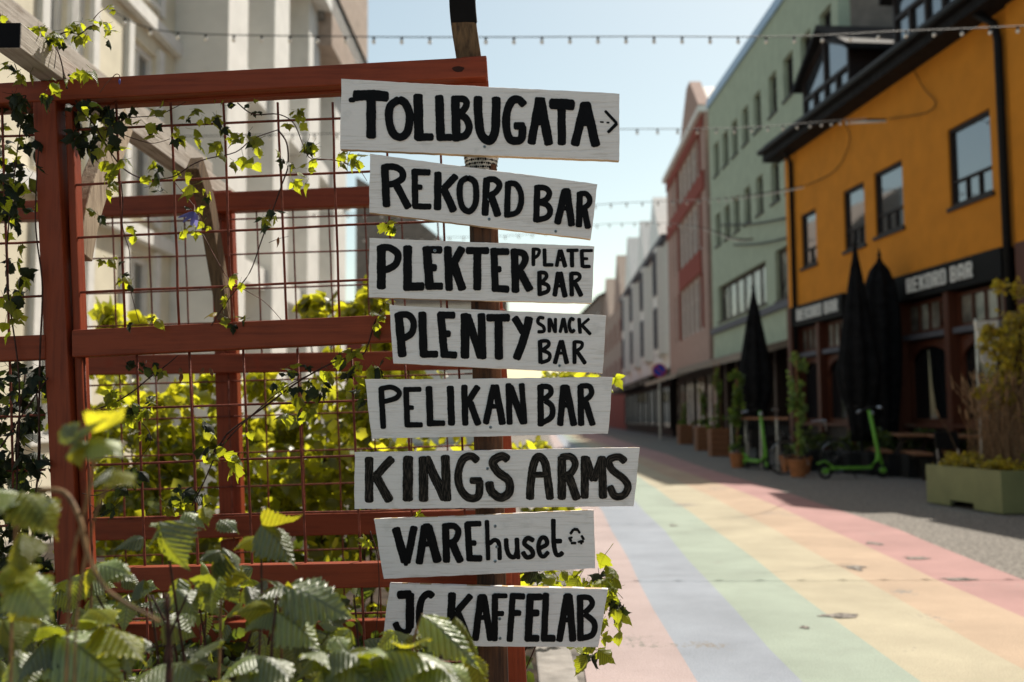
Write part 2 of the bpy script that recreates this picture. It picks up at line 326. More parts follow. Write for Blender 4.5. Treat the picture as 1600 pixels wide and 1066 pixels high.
# ================================================================ BUILDINGS
MT['cream'] = mat('cream_render', (.73, .675, .525), .85, .06, 3, .15, 60)
MT['whitewall'] = mat('offwhite_render', (.77, .755, .71), .85, .05, 3, .15, 60)
MT['whitetrim'] = mat('white_trim', (.78, .765, .72), .6, .05, 8)
MT['orange'] = mat('orange_render', (.63, .235, .022), .85, .05, 2.5, .1, 60)
MT['green'] = mat('pale_green_render', (.40, .455, .345), .85, .05, 2.5, .1, 60)
MT['parapet'] = mat('blue_grey_metal', (.30, .40, .52), .35, .05, 3, metal=.3)
MT['pinkwall'] = mat('pinkish_plaster', (.40, .27, .225), .85, .06, 3, .1, 60)
MT['redpanel'] = mat('brick_red_panel', (.27, .060, .042), .85, .12, 12, .2, 60)
MT['stonewall'] = mat('beige_stone', (.42, .33, .27), .85, .1, 4, .2, 40)
MT['brownwall'] = mat('brown_grey_wall', (.24, .20, .17), .85, .1, 4, .2, 40)
MT['greytrim'] = mat('grey_trim', (.12, .12, .14), .7, .1, 8)
MT['roofdark'] = mat('dark_roof', (.018, .017, .018), .75, .25, 8, .5, 30, spec=.12)
MT['roofmetal'] = mat('pale_standing_seam', (.62, .60, .57), .35, .06, 6)
MT['darkwood'] = wood('dark_brown_timber', (.022, .012, .009), (.012, .007, .005), .55, 30, 'Z', .3)
MT['redwood'] = wood('red_brown_timber', (.095, .028, .014), (.045, .014, .008), .5, 30, 'Z', .3)
MT['signband'] = mat('black_sign_band', (.011, .010, .010), .6, .1, 10, spec=.1)
MT['letters'] = mat('white_letters', (.82, .80, .76), .5, .03, 10)
MT['glass'] = mat('window_glass', (.035, .042, .050), .04, .1, .6, spec=1.0)
MT['glass'].node_tree.nodes['Principled BSDF'].inputs['IOR'].default_value = 2.3
MT['glass_shop'] = mat('dark_shop_glass', (.012, .013, .015), .05, .1, .6, spec=.5)
MT['glass_light'] = mat('curtained_glass', (.24, .23, .20), .15, .6, 1.6, spec=.5)
MT['downpipe'] = mat('black_pipe', (.008, .008, .009), .5, .1, 10, spec=.15)
MT['canopy'] = mat('awning_cloth', (.27, .22, .18), .8, .1, 10)
MT['curtain'] = mat('white_cloth', (.74, .72, .67), .8, .05, 10)
def window(pl, s0, s1, z0, z1, parent, frame='darkwood', glass='glass', kind='plain', rec=.10, fw_=.07, sill=True):
    f = MB(); o1 = -rec+.06; o0 = -rec-.02
    f.pbox(pl, s0, s0+fw_, z0, z1, o0, o1); f.pbox(pl, s1-fw_, s1, z0, z1, o0, o1)
    f.pbox(pl, s0+fw_, s1-fw_, z0, z0+fw_, o0, o1); f.pbox(pl, s0+fw_, s1-fw_, z1-fw_, z1, o0, o1)
    b = .6*fw_; i0, i1 = s0+fw_, s1-fw_; j0, j1 = z0+fw_, z1-fw_
    def vbar(c, a=j0, e=j1): f.pbox(pl, c-b/2, c+b/2, a, e, o0+.005, o1-.012)
    def hbar(c, a=i0, e=i1): f.pbox(pl, a, e, c-b/2, c+b/2, o0+.007, o1-.008)
    if kind == 'lower':
        h = j0+(j1-j0)*.30; hbar(h); n = max(2, int(round((i1-i0)/.38)))
        for q in range(1, n): vbar(i0+(i1-i0)*q/n, j0, h-b/2)
    elif kind == 'cross': hbar(j0+(j1-j0)*.65); vbar((i0+i1)/2)
    elif kind == 'mid': vbar((i0+i1)/2)
    elif kind == 'transom': hbar(j0+(j1-j0)*.68)
    elif kind.startswith('v'):
        n = int(kind[1:])
        for q in range(1, n): vbar(i0+(i1-i0)*q/n)
    w_ = f.build('window', MT[frame], parent)
    MB().pbox(pl, i0-.01, i1+.01, j0-.01, j1+.01, -rec-.015, -rec+.005).build('pane', MT[glass], w_)
    if sill: MB().pbox(pl, s0-.06, s1+.06, z0-.07, z0, -rec+.0, .05).build('sill', MT[frame], w_)
    return w_
def wallmesh(pl, L, z0, z1, holes, depth, rec=.14, s_start=0):
    """wall with openings cut through its face and reveals; a solid block behind"""
    S = sorted(set([s_start, L]+[h[0] for h in holes]+[h[1] for h in holes])); Z = sorted(set([z0, z1]+[h[2] for h in holes]+[h[3] for h in holes]))
    mb = MB()
    for i in range(len(S)-1):
        for j in range(len(Z)-1):
            cs, cz = (S[i]+S[i+1])/2, (Z[j]+Z[j+1])/2
            if any(h[0] < cs < h[1] and h[2] < cz < h[3] for h in holes): continue
            mb.add([pl.at(S[i], Z[j]), pl.at(S[i+1], Z[j]), pl.at(S[i+1], Z[j+1]), pl.at(S[i], Z[j+1])], [(0, 1, 2, 3)])
    for (a, b, c, d) in [h[:4] for h in holes]:
        q = [(a, c), (b, c), (b, d), (a, d)]
        for k in range(4):
            (x, y), (x2, y2) = q[k], q[(k+1) % 4]
            mb.add([pl.at(x, y), pl.at(x2, y2), pl.at(x2, y2, -rec), pl.at(x, y, -rec)], [(0, 1, 2, 3)])
    c = [pl.at(s_start, z0, -rec), pl.at(L, z0, -rec), pl.at(L, z0, -depth), pl.at(s_start, z0, -depth)]
    mb.hexa(c+[p+Vector((0, 0, z1-z0)) for p in c])
    for s in (s_start, L): mb.add([pl.at(s, z0), pl.at(s, z0, -rec), pl.at(s, z1, -rec), pl.at(s, z1)], [(0, 1, 2, 3)])
    mb.add([pl.at(s_start, z1), pl.at(L, z1), pl.at(L, z1, -rec), pl.at(s_start, z1, -rec)], [(0, 1, 2, 3)])
    return mb
def blockletters(text, pl, s0, s1, z0, z1, out, parent):
    """condensed bold lettering built of bars"""
    seg = {'R': [(0, 0, .25, 1), (.3, .88, .88, 1), (.76, .56, 1, .90), (.3, .42, .9, .60), (.60, .2, .86, .42), (.68, 0, 1, .22)], 'E': [(0, 0, .25, 1), (.3, .87, 1, 1), (.3, .42, .9, .60), (.3, 0, 1, .13)],
           'K': [(0, 0, .25, 1), (.3, .42, .5, .62), (.5, .6, .75, .8), (.76, .78, 1, 1), (.5, .25, .75, .46), (.76, 0, 1, .28)], 'O': [(0, .06, .25, .94), (.76, .06, 1, .94), (.12, .88, .88, 1), (.12, 0, .88, .12)],
           'D': [(0, 0, .25, 1), (.76, .08, 1, .92), (.3, .88, .9, 1), (.3, 0, .9, .12)], 'B': [(0, 0, .25, 1), (.3, .88, .9, 1), (.76, .54, .97, .86), (.3, .43, .88, .58), (.76, .12, 1, .46), (.3, 0, .9, .12)],
           'A': [(0, 0, .25, .86), (.76, 0, 1, .86), (.14, .82, .86, 1), (.28, .28, .72, .44)]}
    n = len(text); wd = (s1-s0)/(n-.6+.0); s = s0
    # pl.u runs away from the camera: the text starts at the far end (left as one reads it)
    for ch in text:
        if ch == ' ': s -= 0; s0_ = None; s += wd*.45; continue
        mb = MB(); lw = wd*.72
        for k, (a, b, c, d) in enumerate(seg[ch]):
            mb.pbox(pl, s+a*lw, s+c*lw, z0+b*(z1-z0), z0+d*(z1-z0), out, out+.03+.0007*k)
        mb.build('letter', MT['letters'], parent); s += wd
# ---- orange bar house
PO = Plane((8.46+1.55, 18-15.2), (8.46-.102*10.2, 28.2))   # from beyond the right edge to the far corner
sfar = PO.hit(1236, 600)[0]; L_O = sfar
# orange runs from s_near to s_far
sn = PO.hit(1588, 300)[0]
orange = thing('bar_house', 'orange rendered house with dark tiled roof, dormers and a bar on its ground floor', 'building')
W = []
for (xl, yl, xr, yr, kd) in [(1251, 337, 1277, 411, 'lower'), (1317, 300, 1353, 381, 'lower'), (1365, 272, 1413, 354, 'lower'), (1480, 204, 1552, 300, 'lower')]:
    a = PO.hit(xl, yl); b = PO.hit(xr, yr); s0, s1 = sorted((a[0], b[0])); z0, z1 = sorted((a[1], b[1])); W.append((s0, s1, z0, z1, kd))
# top / bottom of the upper wall
zeave = PO.hit(1540, 14)[1]; zband = PO.hit(1574, 386)[1]; zbb = PO.hit(1575, 434)[1]
up_h = [w_[:4] for w_ in W]
wallmesh(PO, L_O, zband, zeave, up_h, 8, s_start=sn).build('wall', MT['orange'], orange)
for w_ in W: window(PO, *w_[:4], orange, kind=w_[4], rec=.10)
# next bay nearer to the camera (darker red brown house beyond the pipe)
pipe_s = PO.hit(1574, 200)[0]
mb = MB(); mb.tube([PO.at(pipe_s, .1, .10), PO.at(pipe_s, zeave-.75, .10), PO.at(pipe_s+.05, zeave-.45, .12), PO.at(pipe_s+.3, zeave-.1, .42)], .075, 8)
mb.build('downpipe', MT['downpipe'], orange, smooth=True)
s_f = PO.hit(1241, 300)[0]
MB().tube([PO.at(s_f, .1, .08), PO.at(s_f, zeave-.45, .08), PO.at(s_f-.2, zeave-.1, .36)], .06, 8).build('downpipe', MT['downpipe'], orange, smooth=True)
# eaves: fascia, gutter and roof slope
rf = MB()
e0, e1 = sn-.5, L_O+.35
def roofpt(s, t): return PO.at(s, zeave+.14+t*3.4, .55-t*4.4)
rf.add([roofpt(e0, 0), roofpt(e1, 0), roofpt(e1, 1), roofpt(e0, 1), roofpt(e0, 0)+Vector((0, 0, -.16)), roofpt(e1, 0)+Vector((0, 0, -.16)), roofpt(e1, 1)+Vector((0, 0, -.16)), roofpt(e0, 1)+Vector((0, 0, -.16))],
       [(0, 1, 2, 3), (4, 7, 6, 5), (0, 4, 5, 1), (1, 5, 6, 2), (2, 6, 7, 3), (3, 7, 4, 0)])
for i in range(20):   # courses of tiles as low ridges
    t = (i+.5)/20; rf.sweep([roofpt(e0, t)+Vector((0, 0, .012)), roofpt(e1, t)+Vector((0, 0, .012))], .05, .03, side=(0, 0, 1))
rf.build('roof', MT['roofdark'], orange)
ev = MB(); ev.pbox(PO, e0, e1, zeave-.22, zeave+.13, .003, .50); ev.build('eaves_board', MT['roofdark'], orange)
gt = MB(); gt.tube([PO.at(e0, zeave+.05, .58), PO.at(e1, zeave+.05, .58)], .08, 8); gt.build('gutter', MT['downpipe'], orange)
gb = MB(); gb.add([PO.at(e1-.3, zeave-.2, 0), PO.at(e1-.3, zeave+.1, .4), PO.at(e1-.3, zeave+3.4, -3.9), PO.at(e1-.3, zeave-.2, -8)], [(0, 1, 2, 3)]); gb.build('gable_wall', MT['orange'], orange)
def dormer(sa, sb, zb, hw, peak, lit=False):
    """gabled glazed dormer facing the street"""
    sm = (sa+sb)/2; o_ = .05; ob = -4.2
    ro = MB()
    for sg, ss in ((-1, sa-.3), (1, sb+.3)):
        a = PO.at(ss, zb+hw-.2, o_+.22); b = PO.at(sm, peak, o_+.22); c = PO.at(sm, peak, ob); d = PO.at(ss, zb+hw-.2, ob)
        ro.add([a, b, c, d, a+Vector((0, 0, .14)), b+Vector((0, 0, .14)), c+Vector((0, 0, .14)), d+Vector((0, 0, .14))], [(0, 1, 2, 3), (4, 7, 6, 5), (0, 4, 5, 1), (1, 5, 6, 2), (2, 6, 7, 3), (3, 7, 4, 0)])
    dm = ro.build('dormer_roof', MT['roofdark'], orange)
    ck = MB()
    for ss in (sa, sb): ck.add([PO.at(ss, zb-.4, o_-.05), PO.at(ss, zb+hw-.1, o_-.05), PO.at(ss, zb+hw-.1, ob), PO.at(ss, zb-.4, ob)], [(0, 1, 2, 3)])
    ck.build('dormer_cheek', MT['darkwood'], dm)
    fr = MB(); th = .09
    def bar(p, q): fr.sweep([PO.at(p[0], p[1], o_), PO.at(q[0], q[1], o_)], th, .10, side=PO.n.cross(PO.at(q[0], q[1])-PO.at(p[0], p[1])))
    pk = peak-.25
    for p, q in [((sa, zb), (sb, zb)), ((sa, zb), (sa, zb+hw)), ((sb, zb), (sb, zb+hw)), ((sa, zb+hw), (sm, pk)), ((sb, zb+hw), (sm, pk)), ((sm, zb), (sm, pk)), ((sa, zb+hw*.55), (sb, zb+hw*.55)), (((sa+sm)/2, zb), ((sa+sm)/2, zb+hw*.55)), (((sb+sm)/2, zb), ((sb+sm)/2, zb+hw*.55))]: bar(p, q)
    fr.build('dormer_frame', MT['darkwood'], dm)
    gl = MB(); pts = [(sa, zb), (sb, zb), (sb, zb+hw), (sm, pk), (sa, zb+hw)]
    gl.add([PO.at(a, b, o_-.02) for a, b in pts]+[PO.at(a, b, o_-.05) for a, b in pts], [(0, 1, 2, 3, 4), (9, 8, 7, 6, 5)]+[(i, (i+1) % 5, (i+1) % 5+5, i+5) for i in range(5)])
    gl.build('dormer_pane', MT['glass'], dm)
    return dm
sA, zA = PO.hit(1262, 185); sB, _ = PO.hit(1332, 120); pk1 = PO.hit(1281, 58)
dormer(min(sA, sB), max(sA, sB), zeave+.30, 1.1, pk1[1])
sA2, _ = PO.hit(1405, 60); sB2, _ = PO.hit(1510, 10)
dormer(min(sA2, sB2), max(sA2, sB2), zeave+.30, 1.4, pk1[1]+.25)
# sunlit pale metal roof patch between the dormers
q = [PO.hit(x, y) for x, y in ((1298, 72), (1342, 72), (1342, 96), (1322, 100))]
lp = MB(); base = [PO.at(a, b, -.6-(b-zeave)*.6) for a, b in q]; lp.add(base+[p+Vector((.05, 0, -.1)) for p in base], [(0, 1, 2, 3), (7, 6, 5, 4), (0, 4, 5, 1), (1, 5, 6, 2), (2, 6, 7, 3), (3, 7, 4, 0)])
lp.build('roof_light', MT['roofmetal'], orange)
# ground floor: structure wall recessed with bays
gf = MB(); gf.pbox(PO, sn, L_O, 0, zband, -8, -.35); gf.build('shop_wall', MT['darkwood'], orange)
def shopbay(x0, x1, text, tx0, tx1):
    a = PO.hit(x0, 450)[0]; b = PO.hit(x1, 450)[0]; lo, hi = min(a, b), max(a, b)
    bd = MB(); bd.pbox(PO, lo, hi, zbb, zband, -.3, .12); bn = bd.build('sign_band', MT['signband'], orange)
    # reading left to right = from the far end towards the camera
    fl = Plane((PO.at(hi, 0).x, PO.at(hi, 0).y), (PO.at(lo, 0).x, PO.at(lo, 0).y))
    t0 = fl.hit(tx0, 450)[0]; t1 = fl.hit(tx1, 450)[0]
    blockletters(text, fl, t0, t1, zbb+.13, zband-.11, .12, bn)
    n = 2
    wd = (hi-lo)/n; ztr = zbb-.75; zs = .95
    for i in range(n):
        s0 = lo+i*wd; s1 = s0+wd
        window(PO, s0+.10, s1-.10, ztr+.06, zbb-.04, orange, frame='redwood', glass='glass_light', kind='v4', rec=.2, sill=False, fw_=.06)
        # arched shop window: frame with arch spandrels
        wn = window(PO, s0+.10, s1-.10, zs, ztr-.10, orange, frame='redwood', glass='glass_shop', kind='plain', rec=.22, fw_=.10)
        ar = MB(); c = (s0+s1)/2; hw = (s1-s0)/2-.2; zt = ztr-.2
        for sg in (-1, 1):
            pts = [(c+sg*hw, zt), (c+sg*hw, zt-.42)]+[(c+sg*hw*math.cos(q_), zt-.42+.40*math.sin(q_)) for q_ in [math.pi/2*k/6 for k in range(1, 7)]]+[(c, zt)]
            m_ = len(pts); ar.add([PO.at(x, z, -.12) for x, z in pts]+[PO.at(x, z, -.18) for x, z in pts], [tuple(range(m_)), tuple(reversed(range(m_, 2*m_)))]+[(k, (k+1) % m_, (k+1) % m_+m_, k+m_) for k in range(m_)])
        ar.build('arch_trim', MT['redwood'], wn)
        MB().pbox(PO, s0+.10, s1-.10, .05, zs-.08, -.30, -.10).build('base_panel', MT['darkwood'], orange)
        MB().pbox(PO, s0+.05, s1-.05, ztr-.06, ztr+.05, -.28, -.02).build('transom_ledge', MT['greytrim'], orange)
        MB().pbox(PO, s0-.09, s0+.09, 0, zbb-.003, -.25, .05).build('pilaster', MT['redwood'], orange)
    MB().pbox(PO, hi-.12, hi+.14, 0, zband-.004, -.25, .14).build('pilaster', MT['redwood'], orange)
shopbay(1402, 1576, 'REKORD BAR', 1427, 1534)
shopbay(1239, 1322, 'REKORD BAR', 1252, 1318)
a = PO.hit(1322, 450)[0]; b = PO.hit(1400, 450)[0]
MB().pbox(PO, min(a, b)+.2, max(a, b)-.2, .05, zband-.01, -.3, -.02).build('entrance_door', MT['redwood'], orange)
MB().pbox(PO, min(a, b)+.5, max(a, b)-.5, .9, 2.5, -.02, .01).build('door_pane', MT['glass'], orange)
# second house, red brown, nearer (sliver at the right edge)
nb = thing('red_brown_house', 'dark red brown house at the right edge beside the orange bar', 'building')
MB().pbox(PO, -12, sn-.02, 0, zeave+1.5, -8, .05).build('wall', MT['orange'], nb)
MB().pbox(PO, -12, sn-.02, 0, zband, .05, .09).build('shopfront', MT['redwood'], nb)
# facade cables and brackets
def cable(name, pts, r, label, cat, grp=None):
    o = MB().tube(pts, r, 5).build(name, MT['downpipe']); tag(o, label, cat, grp); return o
def pw(px, py, out=.06):
    a, b = PO.hit(px, py); return PO.at(a, b, out)
cable('facade_cable', crv([pw(1262, 290), pw(1295, 276), pw(1318, 255), pw(1332, 216), pw(1322, 190)], 5), .010, 'thin dark cable looping between hooks on the orange wall above the two middle windows', 'cable')
cable('facade_cable', crv([pw(1392, 186), pw(1430, 181), pw(1455, 175), pw(1467, 160), pw(1448, 138), pw(1432, 108)], 5), .010, 'thin dark cable running up to the eaves beside the largest upper window', 'cable')
# ---- green building
PG = Plane((8.4+.02*18, 12), (8.4-.02*11.2, 41.2))
gs = lambda x: PG.hit(x, 400)[0]
green = thing('green_office_building', 'tall pale green building with rows of narrow windows behind the orange house', 'building')
smax = gs(1112); smin = gs(1322)
ztop = PG.hit(1112, 163)[1]
rows = []
r1 = (PG.hit(1119, 274)[1], PG.hit(1119, 223)[1]); r2 = (PG.hit(1119, 386)[1], PG.hit(1119, 336)[1])
wx = [(1119, 1127), (1133, 1142), (1148, 1157), (1165, 1175), (1184, 1195), (1208, 1221), (1232, 1248), (1260, 1277), (1292, 1311)]
H = []
for i, (a, b) in enumerate(wx):
    s0, s1 = sorted((gs(a), gs(b)))
    if s1-s0 > 1.6: s1 = s0+1.5
    H.append((s0, s1, r1[0], r1[1])); H.append((s0, s1, r2[0], r2[1]))
r3 = (PG.hit(1121, 505)[1], PG.hit(1121, 450)[1])
s0, s1 = sorted((gs(1121), gs(1196))); H.append((s0, s1, r3[0], r3[1])); R3 = [(s0, s1)]
s0, s1 = sorted((gs(1211), gs(1250))); H.append((s0, s1, r3[0]-.1, r3[1]+.1)); R3.append((s0, s1))
wallmesh(PG, smax, 3.4, ztop, H, 12, rec=.3, s_start=smin).build('wall', MT['green'], green)
for h in H[:-2]: window(PG, *h, green, kind='transom', rec=.22, fw_=.07)
window(PG, *H[-2], green, kind='v6', rec=.2, glass='glass_light', fw_=.08); window(PG, *H[-1], green, kind='v2', rec=.2, glass='glass_light')
MB().pbox(PG, smin, smax, ztop, ztop+.35, -.5, .08).build('parapet', MT['parapet'], green)
MB().pbox(PG, smin, smax, r3[0]-.42, r3[0]-.2, .0, .12).build('ledge', MT['greytrim'], green)
MB().pbox(PG, smin-.02, smin+.02, 0, ztop-.02, -12, -.32).build('end_wall', MT['brownwall'], green)
MB().pbox(PG, smin, smax, 0, 3.38, -12, -.5).build('shop_wall', MT['darkwood'], green)
nb_ = 9
for i in range(nb_):
    a = smin+(smax-smin)*i/nb_; b = smin+(smax-smin)*(i+1)/nb_
    window(PG, a+.15, b-.15, .5, 3.0, green, frame='darkwood', glass='glass_light' if i % 3 else 'glass', kind='mid', rec=.42, sill=False, fw_=.1)
    MB().pbox(PG, a-.12, a+.12, 0, 3.38, -.5, -.05).build('pilaster', MT['darkwood'], green)
cn = MB(); c = [PG.at(gs(1242), 3.45, .02), PG.at(smax, 3.45, .02), PG.at(smax, 3.05, 1.5), PG.at(gs(1242), 3.05, 1.5)]
cn.hexa([p+Vector((0, 0, -.22)) for p in c]+c); cn.build('awning', MT['canopy'], green)
# ---- pink and red gabled building
PR = Plane((8.2, 41.25), (8.64, 54.4)); L = (PR.b-PR.a).length
pink = thing('pink_gabled_building', 'pinkish building with brick red panels and a pointed gable beyond the green one', 'building')
rs = lambda x: PR.hit(x, 400)[0]
bay0, bay1 = sorted((rs(1097), rs(1062)))
zr = [PR.hit(1062, y)[1] for y in (226, 262, 326, 355, 372, 424, 411, 464, 474, 528)]
Z = lambda x, y: PR.hit(x, y)[1]
bands = [(Z(1080, 186+30), Z(1080, 165+30))]
winz = [(4.9, 7.3), (8.4, 10.7), (11.6, 13.4)]; redz = [(7.3, 8.4), (10.7, 11.6), (13.4, 14.0)]
H = []
for z0, z1 in winz:
    nn = 5
    for i in range(nn):
        a = bay0+(bay1-bay0)*(i+.08)/nn; b = bay0+(bay1-bay0)*(i+.92)/nn; H.append((a, b, z0, z1))
    H.append((bay1+1.3 if bay1+2.2 < L else bay1+.4, min(L-.3, bay1+2.1), z0, z1)); H.append((bay0-1.9, bay0-.9, z0, z1))
H = [h for h in H if h[1]-h[0] > .3 and h[0] > .05 and h[1] < L-.05]
wallmesh(PR, L, 3.4, 14.0, H, 12, rec=.2).build('wall', MT['pinkwall'], pink)
for h in H: window(PR, *h, pink, frame='whitetrim', glass='glass', kind='cross', rec=.15, fw_=.09, sill=False)
for z0, z1 in redz: MB().pbox(PR, bay0 if z0 < 8 else .25, bay1 if z0 < 8 else L-.25, z0+.05, z1-.05, 0, .08).build('panel', MT['redpanel'], pink)
for z0, z1 in winz:
    for q_ in (bay0-.15, bay1+.03): MB().pbox(PR, q_, q_+.12, z0, z1, 0, .09).build('panel', MT['redpanel'], pink)
MB().pbox(PR, 0, L, 14.0, 14.25, -12, .25).build('cornice', MT['whitetrim'], pink)
gp = MB(); g0, g1 = rs(1100), rs(1070)
pts = [(g0, 14.25), (g0, 14.6), ((g0+g1)/2-.5, 16.4), ((g0+g1)/2+.5, 16.4), (g1, 14.6), (g1, 14.25)]
gp.add([PR.at(a, b, .1) for a, b in pts]+[PR.at(a, b, -.4) for a, b in pts], [tuple(range(6)), tuple(reversed(range(6, 12)))]+[(i, (i+1) % 6, (i+1) % 6+6, i+6) for i in range(6)])
gp.build('gable', MT['pinkwall'], pink)
rr = MB(); rr.add([PR.at(g0, 14.3, -.4), PR.at((g0+g1)/2, 16.3, -.4), PR.at((g0+g1)/2, 16.3, -9), PR.at(g0, 14.3, -9), PR.at(g1, 14.3, -.4), PR.at(g1, 14.3, -9)], [(0, 1, 2, 3), (1, 4, 5, 2)]); rr.build('roof', MT['roofmetal'], pink)
MB().pbox(PR, 0, L, 0, 3.38, -12, -.4).build('shop_wall', MT['darkwood'], pink)
for i in range(4):
    a = L*i/4; window(PR, a+.2, a+L/4-.2, .5, 3.0, pink, frame='darkwood', glass='glass_light', kind='mid', rec=.35, sill=False, fw_=.1)
cn = MB(); c = [PR.at(.0, 3.4, .02), PR.at(L, 3.4, .02), PR.at(L, 2.95, 1.4), PR.at(0, 2.95, 1.4)]; cn.hexa([p+Vector((0, 0, -.2)) for p in c]+c); cn.build('awning', MT['canopy'], pink)
# ---- white building with grey oriels
PW = Plane((8.64, 54.5), (9.56, 85)); L = (PW.b-PW.a).length
wh = thing('white_oriel_house', 'white building with tall grey oriel windows and a black ground floor, past the pink gable', 'building')
H = [];
for i in range(8):
    a = L*(i+.25)/8; b = L*(i+.72)/8
    H.append((a, b, 8.3, 10.2)); H.append((a, b, 4.9, 7.4))
wallmesh(PW, L, 3.8, 10.9, H, 12, rec=.25).build('wall', MT['whitewall'], wh)
for h in H: window(PW, *h, wh, frame='greytrim', glass='glass', kind='cross', rec=.15, fw_=.12)
for i in range(4):
    a = L*(i+.08)/4; MB().pbox(PW, a, a+1.5, 4.6, 10.6, .003, .55).build('oriel', MT['whitetrim'], wh)
    PWo = Plane((PW.a+PW.n*.56).to_2d(), (PW.b+PW.n*.56).to_2d())
    for z0, z1 in ((4.9, 7.2), (7.9, 10.3)): window(PWo, a+.12, a+1.38, z0, z1, wh, frame='greytrim', glass='glass', kind='mid', rec=-.02, fw_=.09, sill=False)
    MB().pbox(PW, a+1.4, a+2.6, 4.5, 7.9, .003, .35).build('bay_front', MT['whitetrim'], wh)
MB().pbox(PW, 0, L, 0, 3.78, -12, -.1).build('shop_wall', MT['signband'], wh)
for i in range(8): window(PW, L*i/8+.3, L*(i+1)/8-.3, .4, 2.9, wh, frame='signband', glass='glass', kind='mid', rec=.02, sill=False, fw_=.12)
for i in range(4): MB().pbox(PW, L*i/4+.4, L*(i+1)/4-.6, 3.0, 3.3, -.05, 1.1).build('shop_canopy', MT['signband'], wh)
MB().pbox(PW, 0, L, 10.9, 11.2, -12, .35).build('cornice', MT['greytrim'], wh)
for (a, wdt, pk) in [(1.2, 6.0, 14.2), (9.5, 5.0, 14.3), (19, 6, 15.0)]:
    rr = MB(); p0, p1, p2 = PW.at(a, 11.2, .3), PW.at(a+wdt, 11.2, .3), PW.at(a+wdt/2, pk, .3)
    bk = PW.n*-8; rr.add([p0, p1, p2, p0+bk, p1+bk, p2+bk], [(0, 1, 2), (3, 5, 4), (0, 2, 5, 3), (1, 4, 5, 2)]); rr.build('roof_gable', MT['roofmetal'], wh)
# ---- beige gabled building and brown one closing the bend
PB = Plane((9.6, 85.2), (10.5, 117)); L = (PB.b-PB.a).length
bg_ = thing('beige_gabled_house', 'beige stone house with red window surrounds and a steep gable far down the street', 'building')
H = [(3+i*5.5, 5+i*5.5, z, z+1.9) for i in range(5) for z in (4.5, 8.0)]
wallmesh(PB, L, 3.5, 11.3, H, 12).build('wall', MT['stonewall'], bg_)
for h in H: window(PB, *h, bg_, frame='redpanel', glass='glass', kind='cross', rec=.1, fw_=.28)
MB().pbox(PB, 0, L, 0, 3.48, -12, -.1).build('shop_wall', MT['redpanel'], bg_)
for a in (1.5, 17): 
    gp = MB(); pts = [(a, 11.3), (a+9, 11.3), (a+4.5, 16.0)]
    gp.add([PB.at(x, z, .05) for x, z in pts]+[PB.at(x, z, -6) for x, z in pts], [(0, 1, 2), (5, 4, 3), (0, 3, 4, 1), (1, 4, 5, 2), (2, 5, 3, 0)]); gp.build('gable', MT['stonewall'], bg_)
PC = Plane((10.5, 117.3), (9.4, 152)); L = (PC.b-PC.a).length
bw = thing('brown_corner_building', 'brownish grey building where the street bends, farthest on the right side', 'building')
H = [(2+i*4, 3.4+i*4, z, z+1.9) for i in range(8) for z in (4.5, 8.2, 11.8)]
wallmesh(PC, L, 0, 15.4, H, 12).build('wall', MT['brownwall'], bw)
for h in H: window(PC, *h, bw, frame='whitetrim', glass='glass', kind='cross', rec=.1, fw_=.15)
rr = MB(); p = [PC.at(-.3, 15.4, .4), PC.at(L+.3, 15.4, .4), PC.at(L+.3, 18.2, -5), PC.at(-.3, 18.2, -5), PC.at(-.3, 15.4, -12), PC.at(L+.3, 15.4, -12)]
rr.add(p, [(0, 1, 2, 3), (3, 2, 5, 4), (0, 3, 4), (1, 5, 2)]); rr.build('roof', MT['roofdark'], bw)
# ---- far end of the street
PE = Plane((-16, 165), (26, 190)); fe = thing('pale_end_building', 'low pale building closing the far end of the street', 'building')
H = [(3+i*4.2, 5+i*4.2, 3.5, 5.4) for i in range(10)]
wallmesh(PE, 48, 0, 6.5, H, 10).build('wall', MT['whitewall'], fe)
for h in H: window(PE, *h, fe, frame='greytrim', glass='glass', kind='cross', rec=.1, fw_=.15)
# ---- left side: cream building
PL = Plane((-4.95, 4.0), (-4.70, 24.4)); LL = (PL.b-PL.a).length
cream = thing('cream_building', 'long cream rendered building with tall white framed windows and pilasters on the left', 'building')
ls = lambda x: PL.hit(x, 300)[0]
H = []; kinds = []
wins = [(62, 97), (108, 133), (198, 240)]
for a, b in wins:
    s0, s1 = sorted((ls(a), ls(b))); H += [(s0, s1, 1.0, 3.3), (s0, s1, 3.85, 6.1), (s0, s1, 6.8, 9.0)]
s0 = ls(268)
for k in range(4):   # windows between the pilasters
    a = ls(268)+1.25+k*2.7; H += [(a, a+.9, 1.0, 3.3), (a, a+.9, 3.85, 6.1), (a, a+.9, 6.8, 9.0)]
H = [h for h in H if h[1] < LL-.1]
wallmesh(PL, LL, 0, 9.6, H, 10, rec=.22).build('wall', MT['cream'], cream)
for h in H:
    window(PL, *h, cream, frame='whitetrim', glass='glass', kind='cross', rec=.12, fw_=.09)
    w_ = MB(); w_.pbox(PL, h[0]-.16, h[0], h[2]-.1, h[3]+.1, 0, .06); w_.build('window_surround', MT['whitetrim'], cream)
    w_ = MB(); w_.pbox(PL, h[1], h[1]+.16, h[2]-.1, h[3]+.1, 0, .06); w_.build('window_surround', MT['whitetrim'], cream)
sb = ls(268)
